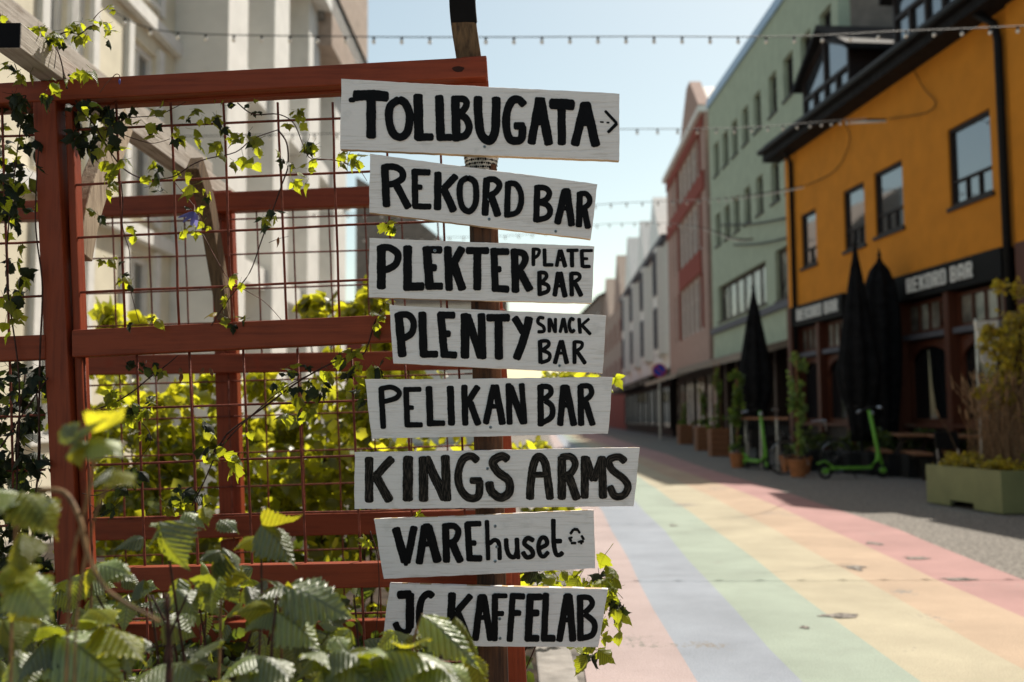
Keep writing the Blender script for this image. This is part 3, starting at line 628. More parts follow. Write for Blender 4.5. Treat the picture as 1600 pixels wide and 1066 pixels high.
# projecting pier (grey side towards us, lit front)
MB().pbox(PL, sb, sb+1.0, 0, 9.6, .003, .78).build('pier', MT['whitewall'], cream)
for k in range(1, 4):
    a = sb+k*2.7; MB().pbox(PL, a, a+1.05, 0, 9.6, .003, .76).build('pier', MT['whitewall'], cream)
MB().pbox(PL, sb+10.05, LL+.05, 0, 9.6, .003, .60).build('corner_wall', MT['whitewall'], cream)
for z in (3.45, 6.35): MB().pbox(PL, 0, LL, z, z+.18, .005, .12).build('string_course', MT['whitetrim'], cream)
for k in range(4):
    a = sb+1.02+k*2.7
    for z in (3.3, 6.35): MB().pbox(PL, a, a+1.65, z, z+.35, .005, .66).build('spandrel', MT['whitewall'], cream)
MB().pbox(PL, -.3, LL+.6, 9.6, 10.1, -10, 1.05).build('cornice', MT['whitetrim'], cream)
tw = MB().pbox(PL, LL-4.2, LL+.5, 8.9, 12.5, .1, 1.05).build('oriel', MT['stonewall'], cream)
MB().box((-4.25, 20.0+.1, 9.4), (-3.85, 20.14, 10.9)).build('oriel_pane', MT['glass'], cream)
rr = MB(); p = [PL.at(-.5, 10.1, 1.1), PL.at(LL+.8, 10.1, 1.1), PL.at(LL+.8, 13.5, -5), PL.at(-.5, 13.5, -5), PL.at(-.5, 10.1, -10), PL.at(LL+.8, 10.1, -10)]
rr.add(p, [(0, 1, 2, 3), (3, 2, 5, 4), (0, 3, 4), (1, 5, 2)]); rr.build('roof', MT['roofdark'], cream)
# handrail like sloping ledge is left to the beams. Far left houses
fl = thing('dark_roofed_house', 'house with a dark sloping roof seen between the signs, left side of the street', 'building')
PF = Plane((-6.6, 44), (-.9, 44)); 
H = [(.8+i*1.6, 1.6+i*1.6, z, z+1.5) for i in range(3) for z in (1.2, 4.3)]
wallmesh(PF, 5.7, 0, 6.4, H, 14).build('wall', MT['whitewall'], fl)
for h in H: window(PF, *h, fl, frame='whitetrim', glass='glass', kind='cross', rec=.1, fw_=.1)
rr = MB(); p = [PF.at(-.3, 11.9, .3), PF.at(1.2, 11.0, .3), PF.at(6.4, 6.6, .3), PF.at(6.4, 6.2, .3), PF.at(-.3, 6.2, .3)]
rr.add(p+[q_+Vector((0, 14, 0)) for q_ in p], [(0, 1, 2, 3, 4), (9, 8, 7, 6, 5)]+[(i, i+5, (i+1) % 5+5, (i+1) % 5) for i in range(5)]); rr.build('roof', MT['brownwall'], fl)
ll_ = thing('brick_terrace', 'reddish terrace with bluish windows behind the dark roofed house', 'building')
PT = Plane((-2.6, 60), (-3.4, 120)); L = (PT.b-PT.a).length
H = [(2+i*5, 4+i*5, z, z+1.9) for i in range(11) for z in (1, 4.6)]
wallmesh(PT, L, 0, 8.2, H, 12).build('wall', MT['redpanel'], ll_)
for h in H: window(PT, *h, ll_, frame='whitetrim', glass='glass', kind='cross', rec=.1, fw_=.12)
# ================================================================ TRELLIS AND PERGOLA
D1 = 2.78    # front trellis
D2 = 4.05    # back trellis
def beam(name, a, b, wpx, d, thick, m, parent, d2=None, bevel=.004, off=0):
    """timber between two measured points (top-centre line), front face at distance d"""
    d2 = d2 or d; p = P(a[0], a[1], d+thick/2+off); q = P(b[0], b[1], d2+thick/2+off); h = wpx*d/F
    mb = MB(); n = 9; pts = [p.lerp(q, i/n) for i in range(n+1)]
    mb.sweep(pts, h, thick, side=(q-p).cross(Vector((0, 1, 0))))
    return mb.build(name, m, parent, bevel=bevel)
tr = thing('red_trellis', 'red painted timber and wire trellis closest to the camera, behind the signs', 'trellis')
tr2 = thing('red_trellis', 'blurred second red timber and wire trellis standing behind the front one', 'trellis')
# front trellis timbers
beam('top_rail', (-60, 153), (761, 108), 34, D1, .045, MT['red'], tr)
beam('top_rail_backing', (-60, 166), (757, 122), 30, D1, .045, MT['red'], tr, off=.047)
beam('post', (80, 164), (128, 1150), 37, D1, .095, MT['redz'], tr, off=.004)
beam('jamb', (112, 166), (150, 1150), 12, D1+.03, .05, MT['redz'], tr)
beam('mid_rail', (117, 538), (790, 505), 43, D1, .045, MT['red'], tr)
beam('mid_rail', (-60, 549), (76, 543), 39, D1, .045, MT['red'], tr)
beam('low_rail', (135, 906), (800, 893), 38, D1, .045, MT['red'], tr)
beam('low_rail', (-60, 915), (90, 912), 38, D1, .045, MT['red'], tr)
beam('end_post', (741, 96), (806, 1120), 42, D1, .09, MT['redz'], tr, off=.0475)
beam('end_board', (757, 128), (819, 1120), 13, D1+.07, .045, MT['redz'], tr, off=.02)
MB().lathe(P(716, 107, D1-.0012), [(.001, 0), (.011, 0), (.011, .002), (.001, .002)], 14).build('knot', MT['knot'], tr) if 0 else None
kn = MB(); c = P(716, 108, D1-.0008)
kn.add([c+Vector((.017*math.cos(q)*(1+.2*math.sin(3*q)), 0, .0085*math.sin(q))) for q in [i*.5236 for i in range(12)]]+[c+Vector((.017*math.cos(q), .002, .0085*math.sin(q))) for q in [i*.5236 for i in range(12)]], [tuple(range(12))]+[(i, (i+1) % 12, (i+1) % 12+12, i+12) for i in range(12)])
kn.build('knot', MT['knot'], tr)
def wire(a, b, d, r, parent, nm='wire'):
    p = P(a[0], a[1], d); q = P(b[0], b[1], d); n = 6
    pts = [p.lerp(q, i/n)+Vector((noisy(0, 0, .0012), noisy(0, 0, .0012), noisy(0, 0, .0012))) for i in range(n+1)]
    return MB().tube(pts, r, 6).build(nm, MT['wire'], parent, smooth=True)
DW = D1+.03; rw = .0036
for (x0, x1) in [(182, 196), (267, 280), (349, 363), (434, 448), (519, 531), (602, 615), (686, 700)]:
    wire((x0, 160), (x1, 522), DW, rw, tr)
for (y0, y1) in [(203, 175), (289, 260), (372, 342), (458, 429)]:
    wire((113, y0), (752+(y0-203)*.03, y1), DW+.008, rw, tr)
for (x0, x1) in [(131, 148), (213, 228), (296, 312), (380, 398), (464, 480), (549, 567), (632, 650), (716, 733)]:
    wire((x0, 545), (x1+5, 1075), DW, rw, tr)
for (y0, y1) in [(642, 617), (727, 704), (812, 792), (970, 952), (1050, 1033)]:
    wire((126, y0), (790, y1), DW+.008, rw, tr)
for y in (212, 298, 379, 464, 650, 735, 820): wire((-60, y+4), (70, y-1), DW+.008, rw, tr)
for x in (3, -50): wire((x, 170), (x+22, 900), DW, rw, tr)
# staples where the wires meet the rail
# back trellis
s2 = D2
beam('top_rail', (-60, 335), (768, 300), 31, D2, .06, MT['red'], tr2)
beam('post', (347, 300), (364, 835), 35, D2, .06, MT['redz'], tr2, off=.062)
beam('mid_rail', (100, 572), (778, 562), 30, D2, .05, MT['red'], tr2)
beam('low_rail', (100, 828), (800, 812), 34, D2, .05, MT['red'], tr2)
beam('post', (752, 300), (770, 900), 30, D2, .06, MT['redz'], tr2, off=.062)
beam('post', (362, 842), (372, 1000), 30, D2, .06, MT['redz'], tr2, off=.062)
beam('foot_rail', (100, 990), (800, 980), 30, D2, .05, MT['red'], tr2)
for i in range(12):
    x = 118+i*56.5; wire((x, 325), (x+9, 560), D2+.04, .0036, tr2); wire((x+12, 578), (x+26, 980), D2+.04, .0036, tr2)
for y in (347, 402, 456, 508, 600, 655, 712, 765, 868, 925): wire((100, y+4), (770, y-17), D2+.05, .0036, tr2)
# pergola beams
pb = thing('pergola_beam', 'weathered grey pergola beam with its shaded end painted dark at the top left corner', 'beam')
T_ = P(33, 35, 2.54); x_ = T_.x-.045/2-.02
zt = T_.z
m_ = MB(); pts = [Vector((T_.x-.035+.002*i, 2.54+2.1*i/10, zt-.035)) for i in range(11)]
m_.sweep(pts, .07, .07, side=(1, 0, 0)); m_.build('beam', MT['grey'], pb, bevel=.003)
e = MB(); e.box((T_.x-.068, 2.538, zt-.068), (T_.x-.002, 2.5405, zt-.002)); e.build('shaded_end', MT['black'], pb)  # thin black slab paints the shade on the beam end facing the camera
pb2 = thing('pergola_beam', 'blurred pale pergola beam running parallel above and behind the top left one', 'beam')
p0 = P(-20, 0, 4.4); MB().sweep([p0+Vector((0.004*i, i*.45, 0)) for i in range(8)], .10, .12, side=(1, 0, 0)).build('beam', MT['grey'], pb2, bevel=.004)
def brace(name, pts, w, h, m, label, side=(1, 0, 0)):
    o = MB().sweep(crv(pts, 5), w, h, side=side).build(name, m, None, bevel=.004); tag(o, label, 'brace', 'curved pergola braces'); return o
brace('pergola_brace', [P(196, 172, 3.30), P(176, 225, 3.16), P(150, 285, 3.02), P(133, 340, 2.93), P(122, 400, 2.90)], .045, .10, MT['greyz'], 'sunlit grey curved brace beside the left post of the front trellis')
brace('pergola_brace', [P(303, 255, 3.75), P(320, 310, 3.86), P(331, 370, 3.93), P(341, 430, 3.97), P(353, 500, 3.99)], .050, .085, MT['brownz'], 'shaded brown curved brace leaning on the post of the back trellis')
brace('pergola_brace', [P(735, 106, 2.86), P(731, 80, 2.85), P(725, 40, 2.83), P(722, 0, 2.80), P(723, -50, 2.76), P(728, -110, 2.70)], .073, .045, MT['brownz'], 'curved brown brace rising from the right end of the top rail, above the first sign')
MB().sweep(crv([P(725.5, 37, 2.829), P(722.5, 0, 2.80), P(723, -50, 2.76), P(728, -110, 2.70)], 4), .0745, .0465, side=(1, 0, 0)).build('shaded_top', MT['black'], [o for o in COL.objects if o.name.startswith('pergola_brace')][-1])  # black sleeve paints the shade on the upper part of the brace
# ================================================================ SIGNPOST
D0 = 2.62
sp_ = thing('signpost', 'dark brown weathered round post that carries the eight painted boards', 'post')
mb = MB(); n = 26; seg = 20; k = 0; top = P(754, 262, D0+.075); bot = Vector((P(770, 1060, D0+.075).x+.01, D0+.075, 0))
prof = []
for i in range(n+1):
    c = top.lerp(bot, i/n)
    for j in range(seg):
        q = 2*math.pi*j/seg; r_ = .0455*(1+.02*math.sin(5*q+i*.15)+.012*math.sin(11*q)); x = max(-.8, min(.8, math.cos(q)))*r_*1.05; mb.v.append(c+Vector((x, max(-.86, math.sin(q))*r_, 0)))
for i in range(n):
    for j in range(seg): a = i*seg+j; b = i*seg+(j+1) % seg; mb.f.append((a, a+seg, b+seg, b))
mb.f.append(tuple(range(seg))); mb.build('post', MT['post'], sp_)
cup = thing('perforated_cup', 'pale metal cup with punched holes on top of the post under the first sign', 'cup')
c0 = P(752, 264, D0+.07)
mb = MB(); mb.lathe(c0, [(.040, -.012), (.046, .022), (.049, .040), (.047, .040), (.044, .030), (.04, .0)], 28); mb.build('cup_wall', MT['cup'], cup, smooth=True)
hb = MB()
for row, (zz, rr_) in enumerate(((-.004, .0426), (.006, .0441), (.016, .0456), (.027, .0471))):
    for j in range(22):
        q = math.pi+math.pi*(j+.5*(row % 2))/22; ctr = c0+Vector((rr_*math.cos(q), rr_*math.sin(q), zz)); nn = Vector((math.cos(q), math.sin(q), 0)); tt = Vector((-math.sin(q), math.cos(q), 0))
        sz = .0036 if (j+row) % 3 == 0 else .0022
        hb.add([ctr+nn*.0009+tt*(sz*math.cos(a*math.pi/4))+Vector((0, 0, sz*math.sin(a*math.pi/4))) for a in range(8)], [tuple(range(8))])
hb.build('hole', MT['black'], cup, kind='stuff')
# ================================================================ SIGN BOARDS
def strokepoly(pts, w, d, layer, seed, curved=True, rag=.035, round_=.30):
    """one brush stroke: outline of varying width, slightly ragged ends; pts in photograph pixels"""
    rnd = random.Random(seed)
    if len(pts) > 2 and curved:
        V = [tuple(v)[:2] for v in crv([Vector((a, b, 0)) for a, b in pts], 8)]
    else:
        V = []
        for i in range(len(pts)-1):
            for j in range(8): t = j/8; V.append((pts[i][0]*(1-t)+pts[i+1][0]*t, pts[i][1]*(1-t)+pts[i+1][1]*t))
        V.append(pts[-1])
    # resample
    P2 = [np.array(v, float) for v in V]; Ls = [0]
    for i in range(1, len(P2)): Ls.append(Ls[-1]+np.linalg.norm(P2[i]-P2[i-1]))
    tot = Ls[-1]; n = max(6, int(tot/1.6)); xs = np.interp(np.linspace(0, tot, n), Ls, [p[0] for p in P2]); ys = np.interp(np.linspace(0, tot, n), Ls, [p[1] for p in P2])
    ph = rnd.random()*9; hw = w/2; L_, R_, uv1, uv2 = [], [], [], []
    cap = hw*round_
    for i in range(n):
        a = max(i-1, 0); b = min(i+1, n-1); tx, ty = xs[b]-xs[a], ys[b]-ys[a]; m = math.hypot(tx, ty) or 1; tx /= m; ty /= m
        s = tot*i/(n-1); e = min(s, tot-s)
        f = 1.0 if e > cap else (.80+.20*math.sqrt(max(0, 1-(1-e/cap)**2)))
        wl = hw*f*(1+rag*math.sin(s*.21+ph)+rag*.5*math.sin(s*.9+ph*2)+rnd.uniform(-.018, .018)); wr = hw*f*(1+rag*math.sin(s*.17+ph*1.7)+rag*.5*math.sin(s*.8+ph)+rnd.uniform(-.018, .018))
        L_.append((xs[i]-ty*wl, ys[i]+tx*wl)); R_.append((xs[i]+ty*wr, ys[i]-tx*wr)); uv1.append((0, s/26+ph)); uv2.append((w/12, s/26+ph))
    # ragged end
    pts2 = L_+R_; uvs = uv1+uv2
    vs = [P(x, y, d-.0006-.00009*layer) for x, y in pts2]
    fs = [(i, i+1, n+i+1, n+i) for i in range(n-1)]
    # caps: small bulge with ragged tips
    for end, sgn in ((0, -1), (n-1, 1)):
        a = end; j = end+sgn*-1; tx, ty = xs[a]-xs[j], ys[a]-ys[j]; m = math.hypot(tx, ty) or 1; tx /= m; ty /= m
        base = len(vs); K = 7
        for k in range(1, K):
            t = k/K; x = L_[a][0]*(1-t)+R_[a][0]*t; y = L_[a][1]*(1-t)+R_[a][1]*t; bul = hw*(.16*math.sin(math.pi*t)**.5+rnd.uniform(-.05, .06))
            vs.append(P(x+tx*bul, y+ty*bul, d-.0006-.00009*layer)); uvs.append((t*w/12, uv1[a][1]+.02*sgn))
        ring = [a]+[base+k for k in range(K-1)]+[n+a]; fs.append(tuple(ring))
    return vs, fs, uvs
LETTER_SEED = [0]
def letter(parent, ox, oy, k, strokes, d, m='ink'):
    V, Fc, U = [], [], []
    for i, st in enumerate(strokes):
        w = st[0]; pts = [(ox+x/k, oy+y/k) for x, y in st[1:]]; w *= 1.05; LETTER_SEED[0] += 1
        vs, fs, uv = strokepoly(pts, w/k, d, i+(LETTER_SEED[0] % 5)*6, LETTER_SEED[0])
        b = len(V); V += vs; Fc += [tuple(q+b for q in f) for f in fs]; U += uv
    return mk('letter', V, Fc, MT[m], parent, uvs=U)
def board(label, quad, ox, oy, k, letters, screws, m='ink', dd=0.0, cracks=()):
    d = D0+dd; b_ = thing('sign_board', label, 'sign', group='painted wooden boards on the signpost')
    th = .021; n = 26; rnd = random.Random(quad[0][0])
    # outline with small irregularities
    out = []
    for i in range(4):
        a, c = quad[i], quad[(i+1) % 4]; L = math.hypot(a[0]-c[0], a[1]-c[1]); m_ = max(3, int(L/9))
        nx, ny = -(c[1]-a[1])/L, (c[0]-a[0])/L
        for j in range(m_):
            t = j/m_; e = 0 if j == 0 else rnd.uniform(-.35, .35)+.4*math.sin(t*5+i)
            cut = 0
            out.append((a[0]*(1-t)+c[0]*t+nx*e, a[1]*(1-t)+c[1]*t+ny*e))
    N = len(out)
    fr_ = [P(x, y, d) for x, y in out]
    cen = sum(fr_, Vector())/N
    rim = [p+(cen-p).normalized()*.0009 for p in fr_]
    vs = [Vector((p.x, d, p.z)) for p in rim] + [Vector((p.x, d+.0011, p.z)) for p in fr_] + [Vector((p.x, d+th, p.z)) for p in fr_]
    fs = [tuple(range(N))]+[(i, i+N, (i+1) % N+N, (i+1) % N) for i in range(N)]+[(i+N, i+2*N, (i+1) % N+2*N, (i+1) % N+N) for i in range(N)]+[tuple(reversed(range(2*N, 3*N)))]
    # whitewashed top, ends, back; bare underside
    fm = [0]*(1+N)
    for i in range(N):
        a, c = fr_[i], fr_[(i+1) % N]; fm.append(1 if (a-c).length > 0 and abs(a.z-c.z) < abs(a.x-c.x) and a.z < cen.z else (1 if rnd.random() < .35 else 0))
    fm.append(0)
    bo = mk('board', vs, fs, None, b_, mats=[MT['sign'], MT['signedge']], fm=fm)
    for st in letters: letter(b_, ox, oy, k, st, d, m)
    for (x, y) in screws:
        c = P(ox+x/k, oy+y/k, d-.0009); s = MB(); r_ = .0042
        s.add([c+Vector((r_*math.cos(q), 0, r_*math.sin(q))) for q in [i*math.pi/5 for i in range(10)]]+[c+Vector((0, -.0012, 0))]+[c+Vector((r_*1.0*math.cos(q), .002, r_*math.sin(q))) for q in [i*math.pi/5 for i in range(10)]],
              [(i, (i+1) % 10, 10) for i in range(10)]+[(i, i+11, (i+1) % 10+11, (i+1) % 10) for i in range(10)])
        so_ = s.build('screw', MT['screw'], b_, smooth=False)
        sl_ = MB()
        for ang in (.6, .6+math.pi/2):
            u = Vector((math.cos(ang), 0, math.sin(ang)))*.0022; v = Vector((-math.sin(ang), 0, math.cos(ang)))*.0005
            cc = c+Vector((0, -.0013, 0)); sl_.add([cc-u-v, cc+u-v, cc+u+v, cc-u+v], [(0, 1, 2, 3)])
        sl_.build('screw_cross', MT['black'], so_, kind='stuff')
    return b_
L1 = [[(56, (112, 138), (200, 135), (300, 143)), (36, (104, 150), (106, 172)), (50, (208, 150), (208, 368))],
 [(42, (362, 158), (312, 195), (306, 275), (330, 345), (372, 362), (408, 325), (417, 245), (395, 180), (358, 158))],
 [(50, (463, 130), (468, 378)), (40, (452, 364), (545, 362))], [(46, (578, 137), (586, 380)), (38, (572, 365), (648, 364))],
 [(46, (665, 140), (672, 384)), (36, (668, 156), (712, 156), (727, 182), (708, 218), (680, 234)), (38, (680, 238), (724, 262), (741, 310), (718, 355), (668, 366))],
 [(46, (788, 142), (792, 260), (808, 350), (850, 382), (878, 345), (886, 270), (888, 146))],
 [(42, (1040, 190), (1012, 160), (975, 165), (947, 225), (943, 310), (962, 372), (1000, 384), (1026, 368), (1031, 300)), (38, (985, 302), (1042, 300))],
 [(44, (1122, 155), (1078, 400)), (48, (1128, 155), (1175, 405)), (28, (1095, 285), (1155, 285)), (26, (1100, 158), (1152, 160))],
 [(56, (1180, 180), (1312, 188)), (44, (1243, 200), (1245, 405))],
 [(46, (1370, 178), (1315, 408)), (48, (1376, 178), (1430, 412)), (30, (1335, 288), (1400, 288)), (24, (1352, 182), (1396, 182))],
 [(9, (1453, 280), (1472, 282)), (9, (1488, 284), (1503, 284)), (15, (1480, 220), (1543, 288)), (17, (1545, 288), (1495, 338))]]
L2 = [[(48, (168, 112), (180, 382)), (42, (165, 128), (230, 126), (278, 155), (281, 200), (240, 228), (196, 240)), (46, (238, 232), (322, 390))],
 [(40, (360, 142), (364, 385)), (40, (348, 157), (460, 163)), (34, (370, 257), (408, 257)), (38, (350, 378), (465, 382))],
 [(46, (510, 160), (507, 402)), (44, (628, 182), (545, 268)), (48, (545, 262), (612, 412))],
 [(38, (705, 195), (658, 225), (649, 305), (668, 385), (710, 412), (745, 375), (756, 300), (745, 225), (700, 195))],
 [(44, (822, 197), (812, 438)), (38, (820, 210), (872, 208), (905, 240), (885, 283), (842, 312)), (46, (850, 305), (895, 442))],
 [(38, (960, 222), (952, 450)), (36, (955, 233), (1008, 238), (1040, 290), (1041, 365), (1013, 420), (945, 436))],
 [(40, (1147, 245), (1140, 480)), (36, (1145, 258), (1200, 264), (1225, 295), (1205, 335), (1155, 352)), (36, (1160, 355), (1210, 372), (1230, 410), (1208, 450), (1135, 468))],
 [(44, (1325, 272), (1275, 492)), (44, (1337, 272), (1368, 505)), (28, (1297, 392), (1355, 394)), (26, (1312, 275), (1355, 276))],
 [(40, (1420, 288), (1414, 512)), (34, (1415, 300), (1458, 298), (1482, 330), (1474, 368), (1430, 400)), (40, (1447, 396), (1474, 520))]]
L3 = [[(56, (147, 98), (147, 375)), (44, (140, 112), (200, 112), (252, 152), (240, 215), (195, 246), (158, 254))], [(54, (315, 100), (315, 385)), (52, (300, 360), (420, 360))],
 [(54, (437, 105), (458, 378)), (46, (420, 125), (535, 125)), (46, (460, 240), (500, 240)), (46, (440, 358), (540, 358))], [(48, (572, 105), (582, 385)), (50, (665, 110), (610, 215)), (52, (608, 205), (668, 382))],
 [(44, (692, 130), (835, 130)), (50, (762, 122), (762, 382))], [(44, (868, 115), (878, 392)), (42, (850, 135), (965, 138)), (40, (880, 250), (915, 250)), (44, (860, 372), (965, 378))],
 [(48, (1000, 120), (1008, 398)), (42, (1000, 138), (1056, 148), (1070, 192), (1040, 243), (1000, 262)), (50, (1035, 265), (1102, 385))],
 [(24, (1122, 112), (1122, 228)), (20, (1118, 120), (1158, 126), (1152, 158), (1125, 180))], [(24, (1193, 118), (1195, 230)), (22, (1188, 222), (1250, 222))], [(24, (1292, 125), (1270, 232)), (28, (1296, 125), (1327, 236)), (16, (1280, 190), (1315, 190))],
 [(22, (1335, 130), (1410, 128)), (26, (1368, 130), (1371, 236))], [(24, (1432, 125), (1436, 236)), (20, (1430, 130), (1502, 130)), (18, (1435, 182), (1472, 182)), (22, (1435, 232), (1488, 232))],
 [(28, (1160, 262), (1162, 420)), (24, (1160, 270), (1197, 274), (1205, 300), (1175, 334)), (26, (1175, 336), (1215, 355), (1213, 390), (1160, 410))],
 [(30, (1282, 268), (1258, 422)), (34, (1292, 268), (1326, 428)), (20, (1268, 355), (1308, 358))], [(28, (1365, 270), (1368, 422)), (24, (1362, 276), (1410, 280), (1416, 308), (1375, 338)), (30, (1388, 338), (1430, 422))]]
L4 = [[(54, (137, 82), (163, 368)), (42, (130, 94), (200, 94), (236, 140), (224, 212), (165, 252))], [(52, (293, 75), (303, 368)), (46, (287, 352), (395, 352))],
 [(50, (415, 78), (440, 370)), (46, (398, 94), (508, 96)), (44, (440, 218), (478, 218)), (46, (418, 352), (520, 358))], [(56, (575, 85), (575, 378)), (50, (588, 92), (680, 376)), (50, (683, 85), (690, 382))],
 [(48, (718, 112), (868, 112)), (52, (795, 112), (798, 385))], [(48, (900, 110), (962, 212)), (52, (998, 108), (968, 230), (913, 385))],
 [(22, (1096, 115), (1064, 112), (1055, 143), (1090, 170), (1093, 200), (1053, 205))], [(24, (1130, 115), (1130, 208)), (20, (1135, 118), (1168, 210)), (20, (1170, 115), (1170, 212))], [(22, (1222, 115), (1200, 210)), (24, (1224, 115), (1242, 212)), (14, (1210, 170), (1236, 170))],
 [(22, (1293, 128), (1272, 118), (1260, 160), (1275, 205), (1296, 190))], [(24, (1325, 115), (1333, 216)), (18, (1392, 118), (1338, 165)), (22, (1342, 160), (1402, 222))],
 [(28, (1068, 262), (1072, 412)), (24, (1066, 268), (1115, 265), (1126, 292), (1085, 325)), (24, (1085, 328), (1130, 350), (1124, 390), (1070, 408))], [(28, (1207, 262), (1165, 415)), (30, (1210, 262), (1246, 415)), (20, (1182, 345), (1232, 345))],
 [(26, (1295, 265), (1295, 415)), (22, (1292, 270), (1343, 276), (1340, 308), (1300, 335)), (26, (1308, 328), (1367, 415))]]
L5 = [[(34, (138, 100), (152, 350)), (30, (130, 110), (200, 98), (248, 128), (228, 165), (148, 188))], [(34, (290, 105), (298, 340)), (30, (275, 112), (382, 112)), (28, (300, 223), (336, 223)), (32, (290, 328), (390, 328))],
 [(40, (430, 95), (438, 335)), (34, (425, 318), (527, 318))], [(42, (560, 92), (568, 330))], [(38, (645, 86), (652, 330)), (38, (730, 92), (668, 188)), (40, (680, 188), (732, 328))],
 [(38, (826, 85), (776, 322)), (42, (834, 85), (880, 325)), (28, (795, 215), (852, 215))], [(36, (915, 76), (922, 325)), (42, (922, 90), (1008, 320)), (34, (995, 76), (1014, 322))],
 [(38, (1110, 85), (1112, 335)), (32, (1108, 92), (1163, 98), (1172, 135), (1130, 176)), (34, (1138, 180), (1180, 215), (1176, 280), (1105, 322))], [(38, (1250, 90), (1230, 332)), (40, (1267, 90), (1315, 332)), (32, (1240, 205), (1292, 208)), (24, (1236, 96), (1278, 94))],
 [(38, (1355, 85), (1358, 332)), (32, (1350, 92), (1405, 92), (1422, 130), (1400, 165), (1350, 192)), (38, (1385, 188), (1430, 330))]]
L6 = [[(44, (125, 85), (125, 322)), (42, (248, 88), (160, 185)), (46, (158, 180), (235, 318))], [(52, (332, 80), (330, 316))], [(48, (413, 82), (415, 318)), (48, (425, 85), (530, 308)), (46, (530, 75), (538, 316))],
 [(40, (702, 105), (668, 78), (625, 95), (600, 165), (608, 245), (655, 300), (705, 290), (714, 205)), (34, (662, 208), (724, 208))],
 [(44, (865, 98), (830, 78), (784, 108), (808, 160), (866, 208), (870, 270), (822, 298), (775, 265), (765, 215))], [(42, (980, 308), (988, 190), (1008, 98), (1035, 82), (1062, 120), (1075, 200), (1088, 308)), (30, (1000, 177), (1075, 177))],
 [(44, (1150, 80), (1150, 308)), (36, (1142, 84), (1198, 82), (1222, 120), (1198, 168), (1150, 188)), (44, (1185, 180), (1232, 308))], [(42, (1272, 78), (1272, 302)), (38, (1278, 85), (1320, 208)), (38, (1363, 85), (1318, 208)), (42, (1362, 80), (1370, 302))],
 [(38, (1488, 108), (1452, 82), (1402, 100), (1415, 148), (1475, 195), (1502, 240), (1480, 285), (1432, 290), (1405, 238))]]
L7 = [[(54, (203, 148), (265, 375)), (48, (325, 138), (276, 378)), (36, (258, 380), (282, 380))], [(48, (395, 132), (357, 385)), (56, (414, 132), (480, 372)), (34, (385, 255), (445, 252)), (30, (384, 134), (430, 132))],
 [(46, (530, 120), (538, 375)), (40, (518, 138), (585, 136), (616, 172), (595, 228), (545, 252)), (50, (572, 240), (630, 372))], [(42, (675, 112), (690, 365)), (36, (664, 122), (765, 120)), (36, (690, 248), (732, 248)), (42, (682, 348), (770, 348))],
 [(28, (803, 98), (812, 360)), (28, (818, 255), (850, 228), (878, 240), (886, 295), (888, 358))], [(30, (930, 218), (934, 285), (952, 330), (985, 338), (1002, 290), (1000, 215)), (26, (1002, 218), (1010, 352))],
 [(30, (1112, 232), (1070, 215), (1050, 252), (1095, 290), (1104, 328), (1065, 342), (1038, 305))], [(28, (1150, 282), (1198, 255), (1188, 215), (1158, 218), (1142, 270), (1155, 325), (1180, 335), (1208, 305))],
 [(30, (1240, 90), (1243, 240), (1256, 315), (1280, 326), (1304, 308)), (30, (1240, 235), (1296, 235))],
 [(17, (1352, 188), (1372, 158)), (19, (1372, 157), (1404, 159)), (15, (1402, 160), (1414, 184)), (17, (1425, 198), (1441, 226)), (17, (1440, 236), (1410, 240)), (14, (1428, 232), (1402, 242)), (14, (1425, 244), (1424, 256)), (17, (1346, 214), (1358, 238)), (17, (1356, 248), (1390, 248)), (13, (1340, 216), (1366, 210))]]
L8 = [[(54, (132, 127), (222, 122)), (54, (213, 115), (212, 345)), (42, (210, 340), (186, 374), (142, 360), (116, 308))], [(44, (364, 138), (335, 118), (294, 150), (275, 230), (276, 310), (302, 362), (345, 368), (380, 355))],
 [(50, (490, 112), (476, 425)), (42, (614, 128), (522, 235)), (48, (522, 232), (600, 425))], [(44, (680, 130), (642, 425)), (44, (697, 130), (745, 425)), (32, (665, 275), (712, 275)), (24, (668, 132), (710, 132))],
 [(40, (772, 122), (770, 428)), (32, (762, 132), (852, 132)), (34, (785, 248), (830, 248))], [(40, (890, 118), (868, 432)), (40, (872, 133), (968, 136)), (38, (890, 245), (942, 245))],
 [(48, (1005, 120), (990, 430)), (44, (990, 138), (1082, 140)), (44, (1010, 245), (1062, 245)), (44, (972, 412), (1062, 412))], [(42, (1108, 115), (1095, 425)), (44, (1078, 412), (1168, 412))],
 [(44, (1245, 125), (1195, 432)), (46, (1260, 125), (1285, 430)), (32, (1215, 290), (1268, 290)), (26, (1232, 128), (1272, 128))], [(42, (1332, 128), (1335, 428)), (36, (1328, 142), (1392, 146), (1412, 190), (1360, 246)), (38, (1362, 250), (1425, 310), (1413, 388), (1330, 412))]]
board('topmost white board reading TOLLBUGATA with a small arrow pointing right', [(533, 123), (968, 146.5), (967.6, 251), (531.5, 233)], 520, 110, 3.478, L1, [(825, 415)])
board('white board reading REKORD BAR, tilted down to the right below the top one', [(578, 240), (933.6, 288), (923, 373.8), (577, 332)], 560, 230, 4.103, L2, [(838, 462), (838, 333), (1265, 540)], dd=.006)
board('white board reading PLEKTER with PLATE BAR in smaller letters', [(577, 371.7), (928.8, 385), (924.4, 474), (576, 464.8)], 560, 360, 4.103, L3, [(490, 130), (862, 242)], dd=.002)
board('white board reading PLENTY with SNACK BAR in smaller letters', [(608, 476.7), (947.5, 493.3), (941.5, 583.5), (614.5, 568)], 590, 470, 4.21, L4, [(1197, 428), (780, 215)], dd=.0)
